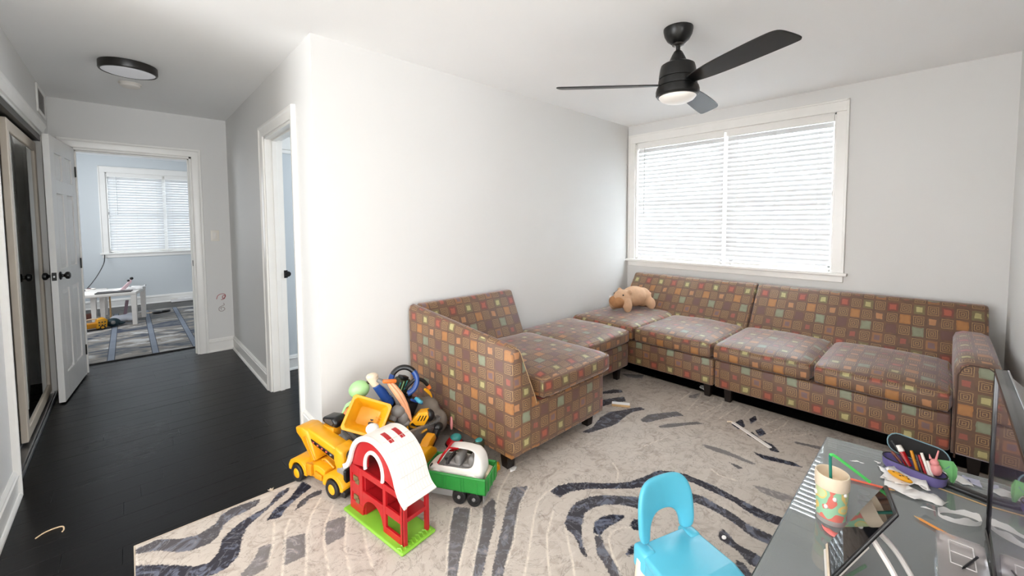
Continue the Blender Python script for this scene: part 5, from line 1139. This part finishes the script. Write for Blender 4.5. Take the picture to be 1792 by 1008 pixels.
# paper ring standing on the glass
pr_ = thing('paper_ring', 'white torn paper band curled into a loop on the glass', 'paper', (1.775, -.062, Z1), R(-60))
bm = tb(); secs = []
for q in range(31):
    a = 2 * math.pi * q / 30; x = .050 * math.cos(a); y = .026 * math.sin(a); h = .016 + .005 * math.sin(a * 3) + .003 * math.sin(a * 7); w = .0006
    secs.append([(x, y, .0), (x * 1.012, y * 1.02, 0), (x * 1.04, y * 1.06, h), (x * 1.028, y * 1.04, h)])
loft(bm, secs, cap=False); obj('band', bm, M_PAPER, pr_); bm = tb(); prism(bm, [(0, 0), (.02, .006), (.034, .016), (.028, -.002), (.022, -.010)], .0008, TRS((-.058, .0, .014), (R(14), 0, R(150)))); obj('torn_tab', bm, M_PAPER, pr_, smooth=0)
# yellow spotted hair clip
hc = thing('hair_clip', 'yellow hair clip with black leopard spots on the crumpled paper', 'hair clip', (1.880, .078, TZ + .024), R(-100))
ball_o = obj('clip', ball(tb(), (0, 0, 0), (.034, .013, .010), (0, R(8), 0), 18), M_YEL, hc, smooth=60)
for x, y in ((-.016, -.004), (-.004, .004), (.008, -.004), (.016, .004), (.022, -.003), (.002, -.008)):
    zz = .010 * math.sqrt(max(.05, 1 - (x / .034) ** 2 - (y / .013) ** 2)); obj('spot', ball(tb(), (x, y, zz - .0006 - x * .13), (.0038, .0026, .0016), n=10), M_BLK, hc)
# remote, stick, glue cap
rm = thing('remote_control', 'slim black remote lying across the far glass beside the television', 'remote', (1.968, -.070, TZ + .0005), R(-103))
obj('case', bx(tb(), -.075, .075, -.016, .016, 0, .014, .005, 2), M_BLK, rm)
for q in range(6): bm = tb(); cyl(bm, (-.055 + q * .018, 0, .013), (-.055 + q * .018, 0, .0155), .0045, n=10, b=.0008); obj('button', bm, M_DGRY, rm)
gl = thing('glue_cap', 'small grey white cap standing at the end of the remote', 'cap', (1.985, .002, TZ + .0005)); obj('cap', lathe(tb(), [(0, 0), (.0095, 0), (.010, .002), (.009, .022), (.007, .026), (0, .026)], 18), M_CREAM, gl)
wd = thing('craft_stick', 'thin wooden craft stick lying beside the remote', 'stick', (1.928, -.070, TZ + .0005), R(-98)); obj('stick', bx(tb(), -.055, .055, -.003, .003, 0, .002, .0008, 1), M_WOOD, wd)
# clear plastic box with pink bits
pb = thing('plastic_box', 'clear hinged plastic box holding pink trinkets at the bottom right corner', 'box', (1.478, -.061, TZ + .0005), R(2))
bm = tb(); loft(bm, [rr(.100, .040, 0, .008), rr(.108, .046, .034, .008), rr(.106, .044, .034, .008), rr(.098, .038, .003, .008)]); obj('tub', bm, M_CLEAR, pb, smooth=30)
bm = tb(); loft(bm, [rr(.108, .046, .036, .008), rr(.107, .045, .048, .008), rr(.100, .040, .050, .008)]); lidp = obj('lid', bm, M_CLEAR, pb, smooth=30)
bm = tb()
for a, b in (((-.03, -.022), (.07, -.022)), ((-.03, .022), (.07, .022)), ((-.03, -.022), (-.03, .022)), ((.07, -.022), (.07, .022)), ((.02, -.022), (.02, .022))): cyl(bm, (*a, .051), (*b, .051), .0012, n=6)
obj('moulded_ridge', bm, mat('frosted_ridge', (226, 222, 220), .4), lidp)
obj('bright_liner', bx(tb(), -.092, .092, -.034, .034, .0042, .0056), M_PAPER, pb, smooth=0)  # white sheet added to brighten the dark box
for y in (-.03, .03): bm = tb(); bx(bm, -.113, -.106, y - .010, y + .010, .018, .046, .002, 1); obj('latch', bm, M_CLEAR, pb)
for lab, c, s, m, r in (('pink trinket tube inside the clear box nearest the television', (.02, -.030, .018), (.055, .008, .010), M_PINK, .1), ('cream bead bottle inside the clear box', (-.03, .0, .018), (.045, .018, .014), M_CREAM, .2), ('peach crayon inside the clear box', (.03, -.010, .018), (.05, .008, .010), M_PEACH, -.1), ('rose trinket inside the clear box beside its latch', (-.05, .026, .016), (.035, .009, .010), M_PINK, .5), ('pale round trinket in the middle of the clear box', (.045, .018, .016), (.036, .016, .013), M_CREAM, 0)):
    t = thing('trinket', lab, 'trinket', Matrix.LocRotScale(Vector((1.478, -.061, TZ + .0005)), Euler((0, 0, R(2))), None) @ Vector(c), r, group='trinkets in the clear box'); obj('body', ball(tb(), (0, 0, 0), s, n=12), m, t); obj('cap', ball(tb(), (s[0] * .8, 0, 0), (s[0] * .3, s[1] * .8, s[2] * .8), n=10), M_WHT, t)
bo = thing('stylus', 'short dark stylus lying on the lid of the clear box', 'stylus', (1.475, -.074, TZ + .0535), R(160)); obj('shaft', cyl(tb(), (-.04, 0, 0), (.034, 0, 0), .0026, n=10), M_BLK, bo); obj('tip', cyl(tb(), (.034, 0, 0), (.044, 0, 0), .0026, .0006, 10), M_BLK, bo)

# ---- tablet on a white stand
TR_, TL_, BR_ = Vector((1.397, .082, .666)), Vector((1.348, .194, .464)), Vector((1.230, .057, .678))
ex_ = (TR_ - TL_); ey_ = (TR_ - BR_); wT, hT = ex_.length, ey_.length; ex_.normalize(); ey_ = (ey_ - ex_ * ey_.dot(ex_)).normalized(); ez_ = ex_.cross(ey_)
Ct = TL_ + ex_ * wT / 2 - ey_ * hT / 2
tab = thing('tablet', 'black glossy tablet leaning on a white folding stand over the glass', 'tablet'); tab.matrix_world = Matrix(((ex_.x, ey_.x, ez_.x, Ct.x), (ex_.y, ey_.y, ez_.y, Ct.y), (ex_.z, ey_.z, ez_.z, Ct.z), (0, 0, 0, 1)))
sgn = 1 if ez_.dot(Vector((0, 0, 1.3586)) - Ct) > 0 else -1
bm = tb(); bx(bm, -wT / 2, wT / 2, -hT / 2, hT / 2, -.004, .004, .0035, 2); obj('case', bm, M_BLK, tab)
m_tab = NT('glossy_tablet_glass'); m_tab.col((.008, .008, .010)); m_tab.rough(.03); m_tab.p.inputs['Specular IOR Level'].default_value = .8
obj('screen', bx(tb(), -wT / 2 + .012, wT / 2 - .008, -hT / 2 + .006, hT / 2 - .006, sgn * .0036, sgn * .0046), m_tab.m, tab, smooth=0)
bm = tb(); bx(bm, -wT / 2 - .003, -wT / 2 + .006, -hT / 2, hT / 2, -.006, .006, .003, 2); obj('cream_end', bm, M_CREAM, tab, label='cream coloured end of the case')
stn = thing('tablet_stand', 'white folding stand legs holding the tablet above the glass', 'stand', (0, 0, 0))
back_ = -ez_ * sgn
for f, fx in ((.26, 1.375), (-.26, 1.232)):
    top_ = Ct + ey_ * hT * f + ex_ * .02 + back_ * .012; foot_ = Vector((fx, .022, TZ + .0065))
    bm = tb(); tube(bm, spline([top_, (top_ + foot_) / 2 + Vector((.004, -.006, .006)), foot_], 6), .0065, 8); obj('leg', bm, M_WHT, stn)
lo_ = Ct - ex_ * (wT / 2 + .009); bm = tb(); cyl(bm, lo_ + ey_ * hT * .40, lo_ - ey_ * hT * .40, .0055, n=10); obj('lower_bar', bm, M_WHT, stn)
for f in (.30, -.30):
    q0 = lo_ + ey_ * hT * f; bm = tb(); tube(bm, [Ct + ey_ * hT * f + back_ * .012, lo_ + ey_ * hT * f + back_ * .012, q0], .0045, 8); obj('arm', bm, M_WHT, stn)
bm = tb(); cyl(bm, Vector((1.375, .022, TZ + .0065)), Vector((1.232, .022, TZ + .0065)), .006, n=10); obj('crossbar', bm, M_WHT, stn)

# ================================================================== blue child's chair
bc = thing('kids_chair', 'sky blue plastic child chair with an arched back and ivory legs on the rug', 'chair', (1.311, .643, .0118), math.atan2(-.086, .234))
bm = tb(); SZ = .240
loft(bm, [[(-.122, .012, SZ - .028), (.122, .012, SZ - .028), (.122, .012, SZ - .004), (.112, .012, SZ + .002), (-.112, .012, SZ + .002), (-.122, .012, SZ - .004)],
          [(-.126, -.06, SZ - .030), (.126, -.06, SZ - .030), (.126, -.06, SZ - .006), (.116, -.06, SZ - .003), (-.116, -.06, SZ - .003), (-.126, -.06, SZ - .006)],
          [(-.130, -.17, SZ - .030), (.130, -.17, SZ - .030), (.130, -.17, SZ - .006), (.120, -.17, SZ - .002), (-.120, -.17, SZ - .002), (-.130, -.17, SZ - .006)],
          [(-.122, -.232, SZ - .040), (.122, -.232, SZ - .040), (.126, -.232, SZ - .022), (.116, -.228, SZ - .010), (-.116, -.228, SZ - .010), (-.126, -.232, SZ - .022)]])
bev(bm, .006, 3, 30); seat = obj('seat', bm, M_SKY, bc, smooth=50)
bm = tb()
bm.free()
for s in (-1, 1):
    bm = tb(); bx(bm, s * .100 - .026, s * .100 + .026, -.040, .030, SZ - .075, SZ + .004, .014, 3); prism(bm, [(-.030, SZ - .07), (-.20, SZ - .034), (-.20, SZ - .020), (-.030, SZ - .010)], .012, TRS((s * .118 - .006, 0, 0)) @ YZ, .004, 2)
    obj('seat_bracket', bm, M_SKY, bc, smooth=50)
# arched back: outline with the hand opening, bent to a shallow curve
NO = 33; outb = []; inb = []
for q in range(NO):
    f = q / (NO - 1); a = math.pi * f; ca, sa = math.cos(a), math.sin(a)
    e = 4.2; X = .122 * (abs(ca) ** (2 / e)) * (1 if ca >= 0 else -1); Zz = .250 + .196 * (abs(sa) ** (2 / e)); outb.append((X, Zz))
    e = 2.5; X = .070 * (abs(ca) ** (2 / e)) * (1 if ca >= 0 else -1); Zz = .250 + .082 * (abs(sa) ** (2 / e)); inb.append((X, Zz))
t = tb(); lay = []
for yy, ins in ((-.011, .006), (-.013, .012), (.013, .012), (.011, .006)): pass
def bend(x, y, z): return (x, y - 1.6 * x * x + .016 + .10 * (z - .25), z)
rings = []
for y_, k_ in ((-.013, 0.88), (-.004, 1.0), (.006, 1.0), (.013, .88)):
    rg1 = []; 
    for (X, Zz), (xi, zi) in zip(outb, inb):
        cxm, czm = (X + xi) / 2, (Zz + zi) / 2; rg1.append(((cxm + (X - cxm) * (1 if k_ == 1 else 1 - .010 / max(.02, math.hypot(X - cxm, Zz - czm))), czm + (Zz - czm) * (1 if k_ == 1 else 1 - .010 / max(.02, math.hypot(X - cxm, Zz - czm)))), (cxm + (xi - cxm) * (1 if k_ == 1 else 1 - .006 / max(.02, math.hypot(X - cxm, Zz - czm))), czm + (zi - czm) * (1 if k_ == 1 else 1 - .006 / max(.02, math.hypot(X - cxm, Zz - czm))))))
    rings.append([(t.verts.new(bend(a[0], y_, a[1])), t.verts.new(bend(b[0], y_, b[1]))) for a, b in rg1])
for r0, r1 in zip(rings, rings[1:]):
    for q in range(NO - 1):
        t.faces.new((r0[q][0], r0[q + 1][0], r1[q + 1][0], r1[q][0])); t.faces.new((r0[q][1], r1[q][1], r1[q + 1][1], r0[q + 1][1]))
for r_, fl_ in ((rings[0], 0), (rings[-1], 1)):
    for q in range(NO - 1):
        f = (r_[q][0], r_[q][1], r_[q + 1][1], r_[q + 1][0]); t.faces.new(f if fl_ else f[::-1])
for q in (0, NO - 1):
    for r0, r1 in zip(rings, rings[1:]): t.faces.new((r0[q][0], r0[q][1], r1[q][1], r1[q][0]))
o = obj('backrest', t, M_SKY, bc, smooth=60); ss = o.modifiers.new('round', 'SUBSURF'); ss.levels = 1; ss.render_levels = 2
for x, y in ((-.104, -.004), (.104, -.004), (-.104, -.190), (.104, -.190)):
    bm = tb(); cyl(bm, (x * 1.14, y * 1.06 + (.018 if y > -.1 else -.012), 0), (x, y, SZ - .034), .017, .024, 20, .003); obj('leg', bm, M_CHAIRLEG, bc)

# ================================================================== litter on the floor and rug
tw = tag(obj('twine', tube(tb(), spline([(-.052, -.012, 0), (-.03, .012, 0), (.0, .020, 0), (.024, .012, 0), (.030, -.020, 0), (.026, -.034, 0)], 6), .0026, 6), mat('cream_twine', (216, 190, 156), .8), None, (-.285, 2.705, .0032)), 'short curl of cream twine lying on the dark hall floor', 'twine')
sheet('paper_scrap', 'small white paper scrap on the rug by the chair front leg', 'paper', [(-.03, .0), (.0, .018), (.034, .006), (.020, -.016), (-.012, -.018)], (1.452, 1.600, .0125), .4, crump=.006)
tag(obj('pebble', ball(tb(), (0, 0, 0), (.012, .009, .005), n=12), M_PAPER, None, (1.763, .609, .0165)), 'white bean sized pebble on the rug right of the blue chair', 'pebble')
wp = thing('wood_block', 'small pale wooden plank lying on the rug beside the chair right leg', 'block', (2.535, 1.610, .0118), R(-58)); obj('plank', bx(tb(), -.065, .065, -.022, .022, 0, .018, .003, 1), M_WOOD, wp); obj('white_face', bx(tb(), -.063, .063, -.020, .020, .0175, .0192, .0005, 1), M_PAPER, wp)
ws = thing('wooden_strip', 'long thin white strip of wood lying on the rug before the sofa', 'strip', (2.757, .803, .0118), math.atan2(-.255, -.159)); obj('strip', bx(tb(), -.165, .150, -.012, .012, 0, .008, .002, 1), M_WHT, ws); bm = tb(); tube(bm, [(-.165, 0, .005), (-.178, -.012, .005), (-.180, -.03, .005)], .005, 8); obj('hooked_end', bm, M_CREAM, ws)
sheet('paper_scrap', 'tiny cream crumb on the dark floor at the rug edge', 'paper', [(-.014, 0), (0, .012), (.014, .002), (.004, -.012)], (.470, 2.350, .001), 0, mat('cream_crumb', (210, 196, 176), .8), crump=.006)
sheet('paper_scrap', 'flat white wrapper glimpsed under the corner sofa', 'paper', [(-.06, .0), (.0, .03), (.06, .01), (.03, -.03), (-.03, -.03)], (3.31, 1.33, .001), .5, crump=.010)

# ================================================================== bedroom
k = NT('bedroom_rug_pile'); p = k.pos(); s_ = k.n('ShaderNodeSeparateXYZ'); k.set(s_.inputs[0], p)
u = k.math('FLOORED_MODULO', k.math('ADD', s_.outputs[0], .168 + .165 + 3.3), .33); dd = k.math('ABSOLUTE', k.math('SUBTRACT', u, .165))
mp = k.n('ShaderNodeMapping'); mp.inputs['Scale'].default_value = (1.8, 3.6, 1); mp.inputs['Rotation'].default_value = (0, 0, R(12)); k.set(mp.inputs['Vector'], p); n1 = k.noise(1.0, 5, mp.outputs[0], 1.2, .65); n2 = k.noise(120, 2, p)
c = k.ramp(n1, [(.36, srgb(38, 52, 78)), (.44, srgb(104, 108, 114)), (.54, srgb(150, 142, 132)), (.64, srgb(206, 206, 206))])
c = k.mix(k.math('LESS_THAN', dd, .029), c, srgb(46, 54, 68)); c = k.mix(k.math('LESS_THAN', dd, .023), c, k.mix(n1, srgb(104, 116, 134), srgb(150, 158, 170)))
k.col(k.mix(k.math('MULTIPLY', n2, .3), c, srgb(92, 88, 84))); k.rough(.9); k.bump(n2, .4, .004)
br_ = tag(obj('bedroom_rug', bx(tb(), -1.05, 1.70, 5.70, 8.62, .0008, .011, .003, 1), k.m, smooth=0), 'grey and blue streaked rug with pale stripes in the bedroom', 'rug')
bm = tb(); bx(bm, -1.05, 1.70, 5.690, 5.699, .0008, .012); obj('bound_edge', bm, M_RUB, br_, smooth=0)
def kid_table(label, corner, rz, w, d, h):
    t = thing('kids_table', label, 'table', corner, rz)          # local origin: near right corner; x goes left (-), y away
    obj('tabletop', bx(tb(), -w, 0, 0, d, h - .040, h, .006, 2), M_WHT, t)
    for x in (-w + .028, -.028):
        for y in (.028, d - .028):
            bm = tb(); loft(bm, [[(x - .022, y - .022, .001), (x + .022, y - .022, .001), (x + .022, y + .022, .001), (x - .022, y + .022, .001)], [(x - .027, y - .027, h - .04), (x + .027, y - .027, h - .04), (x + .027, y + .027, h - .04), (x - .027, y + .027, h - .04)]]); obj('leg', bm, M_WHT, t, smooth=0)
    return t
kid_table('white plastic child table on the bedroom rug, the right one of two', (.050, 7.50, .0112), R(-11), .56, .56, .440)
kid_table('lower white plastic child table half hidden behind the open bedroom door', (-.262, 8.12, .0112), R(-2), .56, .50, .400)
sheet('paper_sheet', 'white drawing paper spread on the right bedroom table', 'paper', [(-.15, -.10), (.12, -.12), (.17, .08), (.04, .14), (-.14, .10)], (-.02, 7.82, .4525), .2, crump=.02)
sheet('paper_sheet', 'curled white paper at the far corner of the right bedroom table', 'paper', [(-.08, -.05), (.08, -.06), (.10, .05), (-.06, .06)], (.06, 7.98, .4525), -.2, crump=.03)
sheet('paper_sheet', 'white paper lying on the lower bedroom table', 'paper', [(-.15, -.10), (.14, -.12), (.12, .10), (-.13, .12)], (-.42, 8.10, .4125), .3, crump=.02)
tr_ = thing('tray', 'dark grey drawing board at the front edge of the right bedroom table', 'tray', (-.16, 7.60, .4518), R(-8)); obj('board', bx(tb(), -.17, .17, -.05, .10, 0, .008, .003, 1), M_DGRY, tr_); obj('raised_edge', tube(tb(), [(-.168, -.048, .009), (.168, -.048, .009), (.168, .098, .009), (-.168, .098, .009)], .004, 6, closed=True), M_DGRY, tr_)
mc = thing('toy_microphone', 'pale pink toy microphone with black knobs standing on the bedroom table', 'toy', (-.035, 7.74, .4600), 0)
bm = tb(); loft(bm, [[(-.075, -.02, .0), (-.02, -.02, 0), (-.02, .02, 0), (-.075, .02, 0)], [(.01, -.018, .10), (.050, -.018, .10), (.050, .018, .10), (.01, .018, .10)], [(.03, -.014, .135), (.052, -.014, .135), (.052, .014, .135), (.03, .014, .135)]]); bev(bm, .004, 2); obj('stand', bm, mat('pale_pink', (228, 196, 202), .5), mc); obj('knob', ball(tb(), (.050, 0, .150), .020, n=14), M_BLK, mc); obj('knob', ball(tb(), (.018, -.01, .125), .015, n=14), M_BLK, mc)
pot = thing('toy_cup', 'small white toy cup with a dark red inside on the lower bedroom table', 'toy', (-.40, 8.24, .4112)); obj('cup', lathe(tb(), [(0, 0), (.035, 0), (.055, .05), (.050, .05), (.032, .006), (0, .006)], 20), M_WHT, pot); obj('ball', ball(tb(), (-.01, -.02, .035), .025, n=12), mat('maroon_ball', (90, 30, 44), .4), pot)
yk = thing('toy_basket', 'yellow perforated toy basket truck on the bedroom rug beside the door', 'toy', (-.345, 7.50, .0112), R(12))
bm = tb(); bx(bm, -.16, .02, -.06, .06, .03, .09, .008); obj('bed', bm, M_YELD, yk); bm = tb(); prism(bm, [(.0, .02), (.10, .02), (.11, .12), (.08, .145), (.02, .135)], .13, TRS((0, .065, 0)) @ XZ, .008, 2); cabb = obj('cab', bm, M_YEL, yk, smooth=40)
for q in range(3):
    for r_ in range(2): bm = tb(); bx(bm, .024 + q * .026, .038 + q * .026, -.0662, -.060, .050 + r_ * .036, .068 + r_ * .036, .001, 1); obj('hole', bm, M_OLIVE, cabb, smooth=0)
bm = tb(); tube(bm, spline([(-.15, 0, .09), (-.10, 0, .13), (-.02, 0, .14), (.05, 0, .13)], 5), .008, 8); obj('handle', bm, M_CREAM, yk)
for x in (-.11, .06):
    for y in (-.055, .055): wheel('wheel', yk, (x, y, .028), .028, .024, M_RUB, M_YEL)
tq = thing('toy_ball', 'dark teal toy with a pale round eye on the bedroom rug', 'toy', (-.185, 7.58, .0112)); bm = tb(); ball(bm, (0, 0, .055), (.075, .065, .055)); ball(bm, (.07, .0, .035), (.05, .03, .022)); obj('toy_body', bm, mat('dark_teal', (26, 52, 60), .5), tq, smooth=60); obj('eye', ball(tb(), (.005, -.056, .060), (.024, .014, .024)), M_GRY, tq); obj('back_fin', ball(tb(), (-.075, 0, .06), (.03, .04, .045)), M_TEAL, tq)
clo = thing('cloth_bundle', 'crumpled white cloth under the bedroom table', 'cloth', (-.075, 7.86, .06)); bm = tb()
for cc, s in (((0, 0, 0), (.10, .07, .048)), ((.07, -.03, -.01), (.06, .05, .040)), ((-.08, .02, .01), (.06, .05, .036)), ((.05, .03, .03), (.05, .04, .03))): ball(bm, cc, s)
o = obj('cloth', bm, mat('white_cloth', (214, 218, 228), .9), clo); md = o.modifiers.new('join', 'REMESH'); md.mode = 'VOXEL'; md.voxel_size = .012; md.use_smooth_shade = True; bm = tb(); box(bm, (.02, .02, .14), (.035, .01, .20), .003, 1, (0, R(8), 0)); obj('ribbon', bm, mat('mauve_ribbon', (150, 128, 138), .8), clo)
stk = thing('stick', 'thin pale wooden stick standing under the bedroom table', 'stick', (-.215, 8.16, .0112)); obj('shaft', cyl(tb(), (0, 0, 0), (0, .0, .33), .010, n=10), M_WOOD, stk); obj('ferrule', cyl(tb(), (0, 0, 0), (0, 0, .03), .012, n=10), M_CREAM, stk)
sk = thing('dark_sock', 'small black crumpled sock on the bedroom rug right of the table', 'sock', (.27, 8.20, .03)); bm = tb(); ball(bm, (0, 0, 0), (.06, .045, .020)); ball(bm, (.085, .03, .0), (.06, .03, .018), (0, 0, .4)); o = obj('foot', bm, M_BLK, sk); obj('cuff', ball(tb(), (.135, .055, .0), (.022, .026, .018)), M_DGRY, sk)
sheet('cardboard', 'flat tan cardboard piece beside the black sock', 'cardboard', [(-.10, -.03), (.06, -.05), (.10, .02), (-.04, .05)], (.165, 8.33, .0120), .3, mat('tan_card', (196, 176, 150), .8), crump=.01)
bs_ = thing('books', 'white flat package on the floor against the bedroom wall', 'package', (.74, 9.30, .0012)); obj('package', bx(tb(), -.25, .25, -.06, .06, 0, .055, .008), M_PAPER, bs_); obj('flap', bx(tb(), -.25, -.16, -.064, .02, .050, .062, .002, 1), M_WHT, bs_)
bx_ = thing('toy_boxes', 'small brown and white toys in the shade under the lower bedroom table', 'toy', (-.56, 8.36, .0118)); bm = tb(); box(bm, (0, 0, .03), (.22, .10, .06), .006, 2, (0, 0, .2)); obj('box', bm, M_CREAM, bx_); bm = tb(); box(bm, (.12, -.05, .045), (.10, .08, .09), .01, 2, (0, 0, .6)); obj('brown_box', bm, mat('brown_box', (120, 76, 64), .7), bx_)
cd = tag(obj('power_cord', tube(tb(), spline([(-.275, 9.38, .87), (-.285, 9.25, .74), (-.34, 8.9, .60), (-.40, 8.5, .50), (-.46, 8.28, .43), (-.50, 8.25, .418)], 8), .006, 8), M_BLK), 'black cord hanging from the bedroom window sill to the low table', 'cord')
